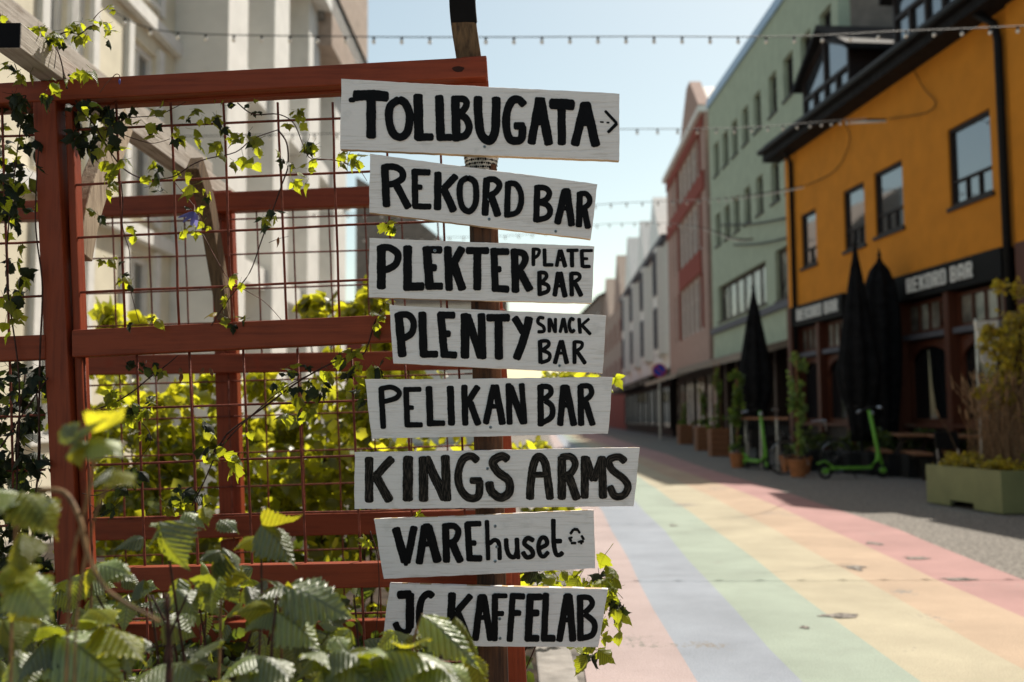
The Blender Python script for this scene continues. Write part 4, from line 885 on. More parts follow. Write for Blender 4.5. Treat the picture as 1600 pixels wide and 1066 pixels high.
board('greyish board reading PELIKAN BAR, with slanting sawn ends', [(570, 593), (957.7, 589.5), (950, 678), (581, 685.6)], 560, 580, 3.902, L5, [(806, 343), (795, 240)], dd=.004)
board('widest white board reading KINGS ARMS in streaky dry brush letters', [(553.8, 706.7), (1000, 699.7), (990, 791.4), (553.8, 795.8)], 540, 690, 3.404, L6, [(766, 285), (755, 145)], m='inkdry', dd=-.002)
board('white board reading VAREhuset with a recycling symbol', [(584, 811.4), (928, 798), (930, 888.6), (599.7, 905)], 570, 790, 4.21, L7, [(858, 137), (868, 272), (858, 368)], dd=.003)
board('lowest white board reading JC KAFFELAB, partly behind leaves', [(609, 912), (950.5, 921), (934.4, 1012), (597, 1008)], 590, 900, 4.21, L8, [(803, 283), (806, 412)], dd=.0)
# ================================================================ PLANTS
def leafgeo(L=1.0, W=.62, point=0, teeth=5, fold=.25, droop=.25, lobed=0, n=12, cols=1, pleat=0, tooth=.07, seed=0, twist=0):
    """a single toothed leaf, base at the origin, tip towards +Y, upper side +Z; uv = (x, t)"""
    rnd = random.Random(seed); V, Fc, U = [], [], []
    prof = []
    for i in range(n+1):
        t = i/n; w = W/2*(math.sin(math.pi*t**.72))**.85*(1-.15*t) if not point else W/2*(math.sin(math.pi*t**.56))**1.15*(1-.45*t**2)*1.12
        if lobed: w *= (1+.38*max(0, math.cos((t-.42)*2*math.pi*1.35)))*(.82)
        k = 1+tooth*2*((t*teeth*1.0) % 1.0-.5) if 0 < i < n else 1
        prof.append(max(.004, w*k*(1+rnd.uniform(-.06, .06))))
    nc = 2*cols+1
    for i in range(n+1):
        t = i/n
        for j in range(nc):
            s = (j-cols)/cols; x = prof[i]*s*(1 if i else .3); ax = abs(x)
            z = -fold*ax*(1.2-.5*t)*1.2 - droop*t*t + .02*math.sin(6*t+s*2) + twist*x*t
            if pleat: z += pleat*math.sin(2*math.pi*9*(t-.75*ax/1.0))*min(1, ax*8)*(1-.3*t)
            y = t - droop*.25*t*t - .10*ax*(1 if j != cols else 0)*0 + (.06*ax if lobed else 0)
            V.append((x*L, y*L, z*L)); U.append((x, t))
    for i in range(n):
        for j in range(nc-1):
            a = i*nc+j; Fc.append((a, a+1, a+nc+1, a+nc))
    return V, Fc, U
def leafmesh(name, m, parts, smooth=True):
    """parts: list of (geo, matrix)"""
    V, Fc, U = [], [], []
    for (v, f, u), mx in parts:
        b = len(V); V += [mx @ Vector(p) for p in v]; Fc += [tuple(i+b for i in q) for q in f]; U += u
    me = bpy.data.meshes.new(name); me.from_pydata([tuple(p) for p in V], [], Fc); lay = me.uv_layers.new(name='UVMap')
    idx = np.empty(len(me.loops), dtype=np.int32); me.loops.foreach_get('vertex_index', idx); lay.data.foreach_set('uv', np.asarray(U, np.float32)[idx].ravel())
    me.materials.append(m)
    if smooth: me.polygons.foreach_set('use_smooth', [True]*len(me.polygons))
    me.update(); return me
def stalk(L, r=.012):
    mb = MB().tube([(0, -L, 0), (0, -L/2, -.03), (0, 0, 0)], r, 4); return (mb.v, mb.f, [(0, 0)]*len(mb.v))
ID = Matrix.Identity(4)
VL = {}
for mk_, mt in (('leaf', MT['leaf']), ('leafshade', MT['leafshade'])):
    L_ = []
    for s in range(5): L_.append(leafmesh('vine_leaf', mt, [(leafgeo(1, .66+.07*(s % 2), 1, 5, .25+.1*s, .15+.12*s, lobed=s % 2, n=14, seed=s, tooth=.16, twist=.3*(s-2)), ID), (stalk(.55, .013), Matrix.Rotation(.4, 4, 'X'))]))
    for s in range(3):   # three leaflets on one stalk
        g1 = leafgeo(.80, .54, 1, 5, .3, .3, 1, 12, seed=s+9, tooth=.17); g2 = leafgeo(.62, .48, 1, 4, .4, .35, 0, 10, seed=s+14, tooth=.17)
        L_.append(leafmesh('vine_leaf', mt, [(g1, Matrix.Translation((0, .25, 0))), (g2, Matrix.Translation((0, .22, 0)) @ Matrix.Rotation(R(62+8*s), 4, 'Z') @ Matrix.Rotation(.3, 4, 'Y')), (g2, Matrix.Translation((0, .22, 0)) @ Matrix.Rotation(R(-66), 4, 'Z') @ Matrix.Rotation(-.4, 4, 'Y')), (stalk(.25, .014), Matrix.Translation((0, .25, 0)))]))
    VL[mk_] = L_
def orient(p, t, n, s):
    t = Vector(t).normalized(); n = Vector(n); n = (n-t*n.dot(t)).normalized(); x = t.cross(n)
    m = Matrix((x, t, n)).transposed().to_4x4(); m = m @ Matrix.Scale(s, 4); m.translation = p; return m
def leafobj(me, p, t, n, s, parent, name='leaf'):
    o = bpy.data.objects.new(name, me); COL.objects.link(o); o.matrix_world = orient(p, t, n, s); o.parent = parent; return o
rv = random.Random(11)
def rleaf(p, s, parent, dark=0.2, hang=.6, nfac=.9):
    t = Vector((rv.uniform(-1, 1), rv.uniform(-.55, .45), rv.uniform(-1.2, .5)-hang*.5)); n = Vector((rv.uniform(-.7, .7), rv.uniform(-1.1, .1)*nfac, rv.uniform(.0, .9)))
    L_ = VL['leafshade' if rv.random() < dark else 'leaf']; return leafobj(rv.choice(L_), p, t, n, s*.88*rv.uniform(.7, 1.2), parent)
def Z4(x, y): return (x/2.857, y/2.857)
def Z5(x, y): return (x/2.667, 340+y/2.667)
def ZC(x, y): return (120+x/3.2, 220+y/3.2)      # third close up
def ZD(x, y): return (100+x/3.2, 540+y/3.2)
def stempx(pts, d, r, parent, m='stem', wob=.004, name='stem'):
    q = [P(x, y, d+rv.uniform(-1, 1)*wob*2) for x, y in pts]; return MB().tube(crv(q, 5), r, 5, taper=lambda t: 1-.45*t).build(name, MT[m], parent, smooth=True)
def cluster(pts, d, parent, n=3, s=.048, spread=9, dark=.15, hang=.6):
    for x, y in pts:
        for k in range(n): rleaf(P(x+rv.gauss(0, spread), y+rv.gauss(0, spread), d+rv.uniform(-.05, .02)), s, parent, dark, hang)
DV = D1+.005
# --- upper panel vine
v1 = thing('climbing_vine', 'sparse clematis vine with yellow green leaves across the upper wire panel', 'vine')
stempx([Z4(*q) for q in [(250, 200), (285, 330), (330, 440), (420, 560), (500, 690), (560, 760), (650, 800), (770, 790), (850, 740), (920, 710), (1050, 680), (1130, 620), (1240, 580)]], DV, .0026, v1)
stempx([Z4(*q) for q in [(1240, 580), (1280, 640), (1285, 740), (1260, 820), (1210, 960), (1170, 1066)]]+[Z5(*q) for q in [(1040, 230), (960, 330), (880, 450)]], DV, .0026, v1)
stempx([Z4(*q) for q in [(1060, 460), (1130, 510), (1240, 510), (1310, 550), (1350, 640), (1390, 710), (1500, 715), (1600, 760)]], DV, .0020, v1)
stempx([Z4(*q) for q in [(400, 570), (470, 580), (560, 530), (700, 515), (780, 480), (830, 455)]], DV, .0018, v1)
stempx([Z4(*q) for q in [(545, 600), (600, 620), (680, 640), (760, 620)]], DV, .0015, v1)
stempx([Z4(*q) for q in [(540, 810), (548, 900), (545, 990), (558, 1060)]]+[Z5(*q) for q in [(540, 150), (545, 300), (580, 440)]], DV, .0018, v1)
stempx([Z5(*q) for q in [(845, 70), (940, 240), (1000, 290), (1100, 350), (1175, 430)]], DV, .0015, v1, 'stemg')
stempx([Z4(*q) for q in [(780, 815), (850, 900), (890, 960), (905, 1020)]], DV, .0014, v1, 'stemg')
stempx([ZC(*q) for q in [(960, 510), (1010, 490), (1060, 478)]], DV, .0010, v1)
stempx([ZC(*q) for q in [(1180, 90), (1300, 100), (1400, 135), (1450, 200)]], DV-.02, .0016, v1, 'stemg')
for pts, n, s, sp, dk in [([(60, 30), (40, 60)], 4, .05, 7, .3), ([(220, 90), (150, 90), (150, 170), (160, 240)], 3, .055, 7, .15), ([(400, 100), (410, 140)], 2, .045, 5, .3), ([(330, 175)], 2, .04, 4, .1), ([(410, 185), (405, 240)], 2, .045, 5, .55),
     ([(520, 150), (560, 200)], 2, .062, 6, .1), ([(640, 260)], 3, .03, 4, .2), ([(580, 330), (620, 410), (540, 450), (590, 440)], 3, .034, 5, .15), ([(810, 90), (880, 120)], 2, .065, 6, .0), ([(720, 20), (830, 10), (900, 10)], 2, .045, 6, .35),
     ([(1000, 90), (1060, 100)], 2, .045, 5, .35), ([(1120, 200), (1090, 180)], 2, .055, 5, .0), ([(1150, 120), (1190, 110)], 2, .04, 4, .1), ([(1160, 20), (1170, 40)], 2, .05, 5, .3), ([(930, 380), (990, 360), (930, 410)], 3, .045, 6, .35),
     ([(110, 380), (130, 385)], 2, .04, 4, .6), ([(250, 430), (280, 445)], 2, .038, 4, .1), ([(150, 590), (200, 580)], 2, .04, 4, .2), ([(250, 680), (210, 680), (265, 710)], 2, .04, 4, .15), ([(790, 660), (800, 700), (750, 760), (740, 780)], 2, .040, 5, .1),
     ([(730, 870), (770, 890), (830, 900)], 2, .042, 5, .3), ([(400, 900), (250, 915)], 2, .042, 5, .15), ([(1340, 70), (1400, 90)], 2, .045, 5, .0)]:
    cluster([ZC(*q) for q in pts], DV, v1, n, s, sp, dk)
for pts, n, s, sp, dk in [([(370, 480), (340, 500), (420, 500)], 3, .05, 8, .5), ([(350, 590), (340, 610)], 2, .055, 6, 1), ([(480, 540), (450, 630), (500, 660)], 3, .048, 7, .2), ([(560, 500), (600, 490)], 3, .042, 7, .6), ([(700, 500), (740, 490)], 3, .040, 6, .1), ([(650, 560), (690, 580)], 3, .045, 5, .5),
     ([(780, 580), (800, 600)], 3, .042, 5, .3), ([(820, 520)], 2, .03, 4, .3), ([(870, 490), (900, 520), (930, 500)], 2, .045, 5, .15), ([(970, 540), (985, 570)], 2, .045, 5, .4), ([(870, 610), (890, 620)], 2, .05, 5, .1), ([(950, 640), (980, 640)], 2, .045, 4, .2), ([(1035, 610)], 1, .045, 3, 0), ([(1080, 600), (1120, 600)], 2, .05, 4, .3),
     ([(1160, 610)], 2, .06, 4, .4), ([(1100, 465), (1140, 480), (1030, 460), (960, 450)], 2, .03, 5, .5), ([(1300, 490), (1340, 500), (1360, 530)], 2, .04, 5, .1), ([(1285, 560)], 1, .045, 3, 0), ([(1370, 630), (1390, 650)], 2, .055, 4, .1), ([(1520, 700), (1570, 690), (1590, 720)], 2, .05, 5, 0)]:
    cluster([Z4(*q) for q in pts], DV, v1, n, s, sp, dk)
fl_ = thing('x', None, None); COL.objects.unlink(fl_); bpy.data.objects.remove(fl_)
# purple nodding flower
fc = P(*ZC(585, 355), DV-.03); fm_ = leafgeo(1, .42, 0, 3, .35, .15, 0, 12, seed=3, tooth=.03)
pe = leafmesh('petal', MT['petal'], [(fm_, ID)])
fb = MB().tube(crv([P(*ZC(585, 320), DV), P(*ZC(588, 340), DV-.01), fc], 4), .0016, 5).build('flower', MT['stemg'], v1, smooth=True)
for t in [(-1.0, -.25, -.32), (-.62, -.6, -.75), (-.15, -.3, -1.05), (-.5, .4, -.9), (.05, .2, -1)]: leafobj(pe, fc, t, (-.2, -.9, .5), .047, fb, 'petal')
# --- dense vine at the left post, and tip above the rail
v2 = thing('climbing_vine', 'dark dense clematis vine hanging at the left edge beside the left post', 'vine')
for pts in ([(30, 1020), (25, 800), (30, 600), (10, 420), (25, 250), (40, 150)], [(60, 720), (62, 560), (66, 450), (58, 380), (55, 330), (60, 230)], [(0, 700), (40, 640), (75, 590)]): stempx(pts, DV-.02, .003, v2)
zone = []
for k in range(66): zone.append((rv.uniform(-20, 58), rv.uniform(165, 330)))
for k in range(26): zone.append((rv.gauss(24, 10), rv.uniform(320, 480)))
v6 = thing('climbing_vine', 'solid dark mass of vine leaves low at the left edge below the rail', 'vine')
stempx([(20, 1040), (30, 850), (25, 700), (40, 580)], DV+.05, .004, v6); stempx([(60, 1040), (50, 850), (62, 700), (55, 590)], DV+.04, .004, v6)
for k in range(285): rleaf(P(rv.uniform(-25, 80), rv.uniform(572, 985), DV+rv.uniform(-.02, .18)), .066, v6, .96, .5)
for k in range(34): zone.append((rv.uniform(108, 190), rv.uniform(160, 215)))
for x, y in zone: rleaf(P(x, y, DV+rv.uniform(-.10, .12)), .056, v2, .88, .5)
cluster([(10, 290), (10, 460), (15, 505), (40, 430), (12, 490)], DV-.03, v2, 3, .055, 9, .1)
v3 = thing('climbing_vine', 'vine shoot curling over the grey beam above the top red rail', 'vine')
def ZA(x, y): return (x/5.33, y/5.33)
stempx([ZA(*q) for q in [(560, 740), (530, 640), (520, 560), (490, 450), (450, 380), (430, 360)]], D1-.06, .0026, v3)
stempx([ZA(*q) for q in [(430, 370), (480, 300), (560, 265), (660, 285), (740, 225), (790, 215)]], D1-.10, .0024, v3)
stempx([ZA(*q) for q in [(770, 170), (830, 100), (910, 55)]], D1-.10, .0013, v3, 'stemg')
stempx([ZA(*q) for q in [(450, 570), (465, 450), (460, 390)]], D1-.08, .0012, v3)
stempx([ZA(*q) for q in [(120, 530), (160, 640), (185, 720)]], D1-.08, .0014, v3)
for pts, n, s, dk in [([(240, 250), (310, 230), (340, 240), (400, 250)], 3, .042, .15), ([(400, 310), (440, 290), (480, 260)], 3, .042, .25), ([(520, 340), (510, 320)], 2, .04, .4), ([(600, 210), (570, 220), (640, 230), (660, 210)], 2, .042, .3), ([(630, 300), (680, 300), (720, 290)], 2, .040, .1),
      ([(770, 190), (800, 230)], 2, .032, .2), ([(850, 190), (880, 210), (890, 260), (925, 295)], 2, .032, .1), ([(910, 50), (935, 80)], 2, .030, 0), ([(720, 620), (760, 620), (690, 610)], 2, .05, 0), ([(600, 640), (580, 650)], 2, .03, .1),
      ([(10, 130), (30, 150)], 2, .04, 0), ([(60, 540), (100, 560), (40, 560)], 2, .045, .4), ([(180, 590), (230, 620)], 2, .045, .1), ([(430, 650), (460, 680), (440, 740), (360, 770)], 2, .036, .1), ([(110, 780), (200, 800), (140, 830), (370, 800)], 3, .055, 1)]:
    cluster([ZA(*q) for q in pts], D1-.09, v3, n, s, 3.5, dk, .7)
# bud on a bent stalk
bs = MB().tube(crv([P(*ZA(*q), D1-.05) for q in [(830, 770), (880, 700), (930, 650), (965, 618), (992, 625), (996, 650)]], 5), .0013, 5).build('bud_stalk', MT['stemg'], v3, smooth=True)
bp_ = P(*ZA(995, 680), D1-.05); MB().lathe(bp_, [(.0008, -.008), (.0028, -.004), (.0036, .001), (.0028, .005), (.0012, .008)], 8).build('bud', MT['petal'], bs, smooth=True)
# --- lower panel vine
v4 = thing('climbing_vine', 'vine with thicker dark stems running diagonally over the lower wire panel', 'vine')
stempx([Z5(*q) for q in [(370, 810), (480, 770), (560, 720), (620, 670), (700, 610), (740, 575)]], DV, .0026, v4)
stempx([Z5(*q) for q in [(860, 1010), (920, 940), (960, 890), (1100, 790), (1250, 680), (1400, 600), (1500, 575), (1530, 540), (1560, 440), (1590, 380)]], DV, .0032, v4)
stempx([Z5(*q) for q in [(870, 1010), (935, 940), (990, 880), (1110, 770), (1200, 700), (1300, 650)]], DV-.01, .0022, v4)
stempx([ZD(*q) for q in [(370, 300), (385, 380), (425, 430), (430, 490), (390, 550), (340, 600)]], DV, .0016, v4)
stempx([ZD(*q) for q in [(640, 800), (700, 680), (760, 540), (790, 490)]], DV, .0024, v4)
stempx([ZD(*q) for q in [(90, 740), (160, 750), (240, 720), (300, 690)]], DV, .0016, v4)
for pts, n, s, dk in [([(320, 90), (390, 110), (440, 110)], 3, .045, .45), ([(500, 110)], 2, .05, .1), ([(230, 210), (260, 220)], 2, .055, 0), ([(270, 270), (230, 270)], 2, .04, .3), ([(340, 290), (400, 290), (440, 280)], 3, .048, .7), ([(280, 350), (330, 350), (390, 350)], 2, .045, .1),
      ([(400, 430), (340, 420)], 2, .045, .5), ([(690, 400), (750, 440)], 2, .050, .5), ([(690, 530), (720, 510)], 2, .055, .5), ([(790, 520), (830, 560), (850, 590)], 2, .060, .3), ([(540, 770), (570, 780), (510, 800)], 2, .055, .1), ([(600, 720), (650, 740), (710, 740)], 2, .060, .7),
      ([(170, 790), (240, 800), (280, 720), (330, 640), (370, 640)], 3, .050, .85), ([(1100, 130), (1130, 120), (1150, 100)], 2, .042, .2), ([(1050, 190), (1080, 180), (1130, 200)], 2, .045, .3), ([(1210, 90)], 2, .04, .8), ([(1240, 180), (1290, 200), (1200, 220), (1270, 240)], 3, .055, .75), ([(1290, 120), (1340, 150)], 2, .045, .2),
      ([(1400, 40), (1440, 20), (1380, 30)], 2, .06, .4), ([(1440, 120), (1450, 150), (1490, 100)], 3, .058, .35), ([(1540, 100), (1570, 110), (1590, 60)], 2, .055, .1), ([(1130, 330), (1160, 340), (1220, 330)], 2, .05, .2), ([(1470, 230), (1500, 260)], 2, .045, .8), ([(940, 420)], 1, .055, .1), ([(640, 850), (690, 800)], 2, .06, .1)]:
    cluster([ZD(*q) for q in pts], DV, v4, n, s, 4, dk)
cluster([ZC(1550, 420), ZC(1590, 430), ZC(1560, 400)], D0+.08, v4, 3, .045, 4, .2)
cluster([ZC(1480, 850), ZC(1510, 870), ZC(1480, 940), ZC(1550, 820)], DV-.02, v4, 2, .045, 4, .05)
cluster([(650, 803)], D0+.05, v4, 3, .035, 4, 0)
for q in [(560, 740), (575, 850), (562, 735), (578, 842)]: cluster([q], D0+.06, v4, 2, .035, 4, 0)
stempx([(578, 830), (590, 870), (592, 930), (586, 1000)], DV-.03, .0018, v4)
# dry curled leaves
MT['dead'] = leafmat('withered_leaf', (.16, .075, .03), (.22, .10, .03), .7, .25, veins=False)
dl = leafmesh('dead_leaf', MT['dead'], [(leafgeo(1, .4, 0, 4, .9, .8, 0, 8, seed=5, twist=1.5), ID)])
for q in [ZD(580, 110), ZD(590, 140), ZD(700, 110), ZD(730, 110), ZC(1010, 480), (140, 935-40)]: leafobj(dl, P(*q, DV), (rv.uniform(-.5, .5), -.2, -1), (rv.uniform(-1, 1), -1, .3), .03, v4)
# --- vine at the right of the lowest sign
v5 = thing('climbing_vine', 'leafy vine spilling out to the right of the lowest sign', 'vine')
stempx([(800, 1060), (830, 1000), (880, 950), (930, 930), (960, 900)], D1+.10, .003, v5)
stempx([(820, 1050), (860, 960), (900, 900), (925, 880)], D1+.15, .0022, v5)
zz = [(rv.uniform(800, 900), rv.uniform(885, 925)) for k in range(24)]+[(rv.gauss(952, 12), rv.gauss(935, 26)) for k in range(30)]+[(rv.gauss(925, 18), rv.gauss(905, 10)) for k in range(10)]+[(rv.uniform(895, 940), rv.uniform(1005, 1030)) for k in range(9)]
for x, y in zz: rleaf(P(x, y, D1+.12+rv.uniform(-.06, .1)), .068, v5, .22, .5)
cluster([(960, 900), (965, 960), (945, 965)], D1+.08, v5, 2, .07, 6, 0)
cluster([(940, 588), (952, 586), (955, 610)], D1+.5, v5, 1, .08, 3, 0)
# ---------------------------------------------------------------- shrubs behind (leaves past counting)
def foliage(name, blobs, n, size, m, parent, seed=1, kinds=3, upbias=.5, kind='stuff', gaps=0.0):
    rs = np.random.RandomState(seed); tm = []
    for q in range(kinds): tm.append(leafgeo(1, .8, 0, 3, .3, .3, q % 2, 5, seed=q+20, tooth=.15))
    V, Fc = [], []; base = 0; tot = sum(b[6] if len(b) > 6 else 1 for b in blobs)
    for b in blobs:
        x, y, z, rx, ry, rz = b[:6]; nn = int(n*(b[6] if len(b) > 6 else 1)/tot)
        # clumps inside the blob
        nc = max(4, nn//26); cc = rs.normal(0, .42, (nc, 3)); 
        for i in range(nn):
            c = cc[rs.randint(nc)]; off = rs.normal(0, .14, 3)
            p = np.array([x, y, z])+(c+off)*np.array([rx, ry, rz])
            if p[2] < .03: p[2] = .03+rs.rand()*.2
            t = rs.normal(0, 1, 3); t[2] -= .5; nm = rs.normal(0, .8, 3); nm[2] += upbias; nm[1] -= .3
            tv = Vector(t).normalized(); nv = Vector(nm); nv = nv-tv*nv.dot(tv)
            if nv.length < 1e-3: continue
            nv.normalize(); xv = tv.cross(nv); s = size*rs.uniform(.6, 1.3)
            A = np.array([list(xv), list(tv), list(nv)]).T*s; g = tm[rs.randint(kinds)]
            vv = np.asarray(g[0]) @ A.T + p; V.append(vv); Fc += [tuple(a+base for a in f) for f in g[1]]; base += len(vv)
    V = np.concatenate(V); o = mk(name, V.tolist(), Fc, m, parent, smooth=True); 
    if kind: o['kind'] = kind
    return o
def stems(parent, spots, h, r=.008, m='stem', lean=.2, seed=0):
    rs = random.Random(seed)
    for (x, y) in spots:
        a = rs.uniform(-lean, lean); b = rs.uniform(-lean, lean); hh = h*rs.uniform(.8, 1.1)
        MB().tube(crv([(x, y, 0), (x+a*.3, y+b*.3, hh*.4), (x+a*.8, y+b*.8, hh*.8), (x+a*1.2, y+b*1.2, hh)], 3), r, 5, taper=lambda t: 1-.6*t).build('stem', MT[m], parent)
def bl(px, py, d, rx, ry, rz, wt=1): p = P(px, py, d); return (p.x, p.y, p.z, rx, ry, rz, wt)
sh1 = thing('leafy_shrub', 'loose sunlit shrub behind the left half of the back trellis', 'shrub')
foliage('foliage', [bl(220, 780, 5.1, .55, .4, .38, 3), bl(180, 640, 5.2, .35, .35, .35, 1.6), bl(290, 700, 5.0, .3, .35, .35, 1.6), bl(165, 500, 5.2, .13, .2, .10, .35), bl(260, 610, 5.1, .25, .3, .16, .5), bl(180, 560, 5.3, .2, .3, .2, .5), bl(250, 940, 4.8, .7, .4, .3, 2)], 2300, .080, MT['hedge'], sh1, 2)
stems(sh1, [(-2.2, 5.1), (-1.9, 5.2), (-1.7, 5.0), (-2.0, 5.3)], 1.3, seed=1)
sh2 = thing('leafy_shrub', 'bright yellow green shrub behind the right half of the back trellis', 'shrub')
foliage('foliage', [bl(470, 760, 5.0, .62, .4, .42, 4), bl(560, 680, 5.1, .4, .35, .42, 2.4), bl(420, 660, 5.1, .32, .3, .35, 1.5), bl(600, 600, 5.1, .30, .3, .25, 1.2), bl(500, 478, 5.1, .15, .2, .10, .5), bl(570, 480, 5.0, .16, .2, .14, .6), bl(590, 530, 5.0, .16, .2, .14, .6), bl(380, 600, 5.3, .12, .2, .16, .4), bl(480, 940, 4.8, .8, .4, .3, 2.5)], 3000, .078, MT['hedge'], sh2, 3)
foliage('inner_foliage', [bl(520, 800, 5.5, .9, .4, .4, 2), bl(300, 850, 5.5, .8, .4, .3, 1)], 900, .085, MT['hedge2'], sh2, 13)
stems(sh2, [(-1.2, 5.0), (-.9, 5.1), (-1.0, 5.2), (-.75, 5.0), (-.7, 5.0)], 1.7, seed=2)
sh3 = thing('leafy_shrub', 'lower shrub showing between the signs and the street', 'shrub')
foliage('foliage', [bl(680, 720, 5.3, .42, .4, .3, 2), bl(790, 740, 5.4, .28, .4, .24, 1.5), bl(740, 850, 5.2, .42, .4, .26, 2), bl(838, 700, 5.6, .12, .3, .07, .4), bl(860, 800, 5.2, .14, .3, .10, .6), bl(640, 620, 5.3, .3, .3, .2, 1), bl(895, 588, 5.2, .15, .15, .03, .25)], 1300, .080, MT['hedge'], sh3, 4)
stems(sh3, [(-.4, 5.3), (-.1, 5.4), (-.2, 5.2)], 1.0, seed=3)
sh4 = thing('ground_creeper', 'low creeper growing at the foot of the trellis beside the kerb', 'creeper')
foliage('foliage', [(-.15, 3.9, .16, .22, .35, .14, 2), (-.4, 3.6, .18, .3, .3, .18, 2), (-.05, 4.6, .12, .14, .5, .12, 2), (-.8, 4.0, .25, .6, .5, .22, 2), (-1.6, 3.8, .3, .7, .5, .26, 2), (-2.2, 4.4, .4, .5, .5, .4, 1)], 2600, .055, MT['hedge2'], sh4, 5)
# ---------------------------------------------------------------- brambles in the foreground
FL = {}
for key, mt in (('g', MT['front']), ('y', MT['fronty'])):
    FL[key] = [leafmesh('bramble_leaf', mt, [(leafgeo(1, .60+.05*s, 1, 9, .22+.14*s, .14+.12*s, 0, 54, cols=8, pleat=.026, seed=40+s, tooth=.13, twist=.3*(s-1.5)), ID)]) for s in range(4)]
def FZ(x, y): return (x/2.5, 640+y/2.5)
def big(parent, base, tip, d0, d1, n, key='g', v=None, wid=1.0):
    """leaf spanning two measured points"""
    a = P(*FZ(*base), d0); b = P(*FZ(*tip), d1); t = b-a; L = t.length*1.08; me = FL[key][rv.randrange(4) if v is None else v]
    m = orient(a, t, n, L); m = m @ Matrix.Diagonal((wid, 1, 1, 1)); o = bpy.data.objects.new('leaf', me); COL.objects.link(o); o.matrix_world = m; o.parent = parent
    return o
UPN = (.25, -.55, .8)
def cane(parent, pts, r=.0045, m='cane', name='stem'):
    return MB().tube(crv([P(x, y, d) for x, y, d in pts], 6), r, 7, taper=lambda t: 1-.4*t).build(name, MT[m], parent, smooth=True)
b1 = thing('bramble', 'out of focus bramble shoots with pale leaves at the lower left, closest to the camera', 'bramble')
for a, b, n, k in [((300, 90), (400, 20), (.2, -.5, .8), 'g'), ((330, 120), (250, 175), (-.2, -.7, .6), 'g'), ((350, 110), (470, 130), (.1, -.6, .8), 'g'), ((360, 90), (490, 60), (.3, -.3, -.5), 'y'), ((300, 130), (300, 210), (0, -.9, .3), 'y'), ((250, 60), (290, 130), (0, -.9, .3), 'g'),
                   ((430, 235), (530, 260), (.3, -.4, .7), 'y'), ((440, 230), (350, 265), (-.2, -.6, .7), 'g')]: big(b1, a, b, 1.25, 1.22, n, k)
for a, b, n, k in [((80, 330), (-30, 270), UPN, 'g'), ((90, 320), (225, 470), (.5, -.5, .3), 'y'), ((60, 340), (-20, 400), (0, -.8, .5), 'g'), ((95, 350), (120, 420), (0, -.9, .3), 'g'), ((80, 480), (30, 600), (-.2, -.8, .4), 'y'), ((60, 650), (200, 800), (.3, -.7, .6), 'g'), ((50, 640), (-40, 700), (0, -.7, .6), 'g'), ((70, 700), (110, 810), (0, -.8, .4), 'y'), ((40, 600), (120, 620), UPN, 'y')]: big(b1, a, b, 1.35, 1.30, n, k)
cane(b1, [(0+60, 766, 1.3), (100, 770, 1.3), (125, 812, 1.28), (138, 868, 1.27), (170, 925, 1.27), (250, 972, 1.28)], .0038)
cane(b1, [(262, 1110, 1.33), (264, 1030, 1.33), (262, 970, 1.32), (260, 930, 1.31)], .0055, 'stem')
cane(b1, [(150, 690, 1.25), (140, 760, 1.27), (128, 815, 1.3), (110, 900, 1.32), (100, 1150, 1.36)], .003)
cane(b1, [(30, 775, 1.36), (20, 900, 1.38), (15, 1150, 1.4)], .003)
cane(b1, [(185, 738, 1.25), (150, 800, 1.28), (120, 960, 1.32), (115, 1150, 1.36)], .0025)
b2 = thing('bramble', 'bramble plant with large grey green pleated leaves below the lowest signs', 'bramble')
for a, b, n, k, d in [((620, 440), (660, 640), (-.5, -.7, .4), 'g', 1.70), ((640, 450), (560, 540), (-.5, -.6, .5), 'g', 1.72), ((640, 450), (600, 430), UPN, 'g', 1.72), ((1020, 450), (1170, 570), (.1, -.6, .8), 'g', 1.75), ((1020, 450), (1160, 480), (.1, -.3, -.6), 'y', 1.76), ((1010, 500), (920, 520), (0, -.7, .6), 'y', 1.76),
      ((860, 560), (780, 720), (-.6, -.7, .3), 'y', 1.80), ((850, 560), (900, 640), (.3, -.9, .3), 'y', 1.80), ((860, 550), (780, 570), UPN, 'g', 1.80), ((870, 540), (940, 590), UPN, 'g', 1.82), ((880, 640), (960, 650), (.2, -.7, .4), 'y', 1.82), ((850, 660), (750, 730), (-.3, -.8, .3), 'y', 1.80), ((690, 700), (770, 790), (.2, -.8, .5), 'g', 1.78), ((700, 660), (680, 800), (-.2, -.9, .2), 'g', 1.80), ((880, 660), (930, 760), (.2, -.9, .3), 'g', 1.84),
      ((1110, 690), (1385, 790), (.15, -.62, .75), 'g', 1.72), ((1110, 690), (960, 740), (-.35, -.5, .75), 'g', 1.72), ((1110, 690), (1040, 640), (0, -.4, .9), 'g', 1.74), ((1115, 700), (1190, 760), (.1, -.4, -.5), 'y', 1.74), ((1080, 790), (1270, 890), (.1, -.55, .8), 'g', 1.70), ((1080, 790), (950, 820), (-.2, -.5, .8), 'g', 1.70), ((1060, 780), (920, 770), (-.2, -.7, .5), 'y', 1.72), ((1060, 790), (980, 860), (-.2, -.9, .2), 'y', 1.72), ((960, 690), (990, 770), (0, -.8, .4), 'g', 1.80),
      ((350, 620), (320, 740), (-.5, -.7, .4), 'y', 1.68), ((400, 600), (520, 640), UPN, 'g', 1.75), ((360, 610), (500, 620), UPN, 'g', 1.72), ((800, 700), (850, 800), (.2, -.9, .2), 'g', 1.85), ((720, 400), (800, 440), UPN, 'g', 1.90), ((790, 380), (800, 440), (0, -.9, .2), 'y', 1.90), ((560, 500), (440, 530), UPN, 'g', 1.90), ((860, 430), (930, 470), UPN, 'g', 1.92)]: big(b2, a, b, d, d-.03, n, k)
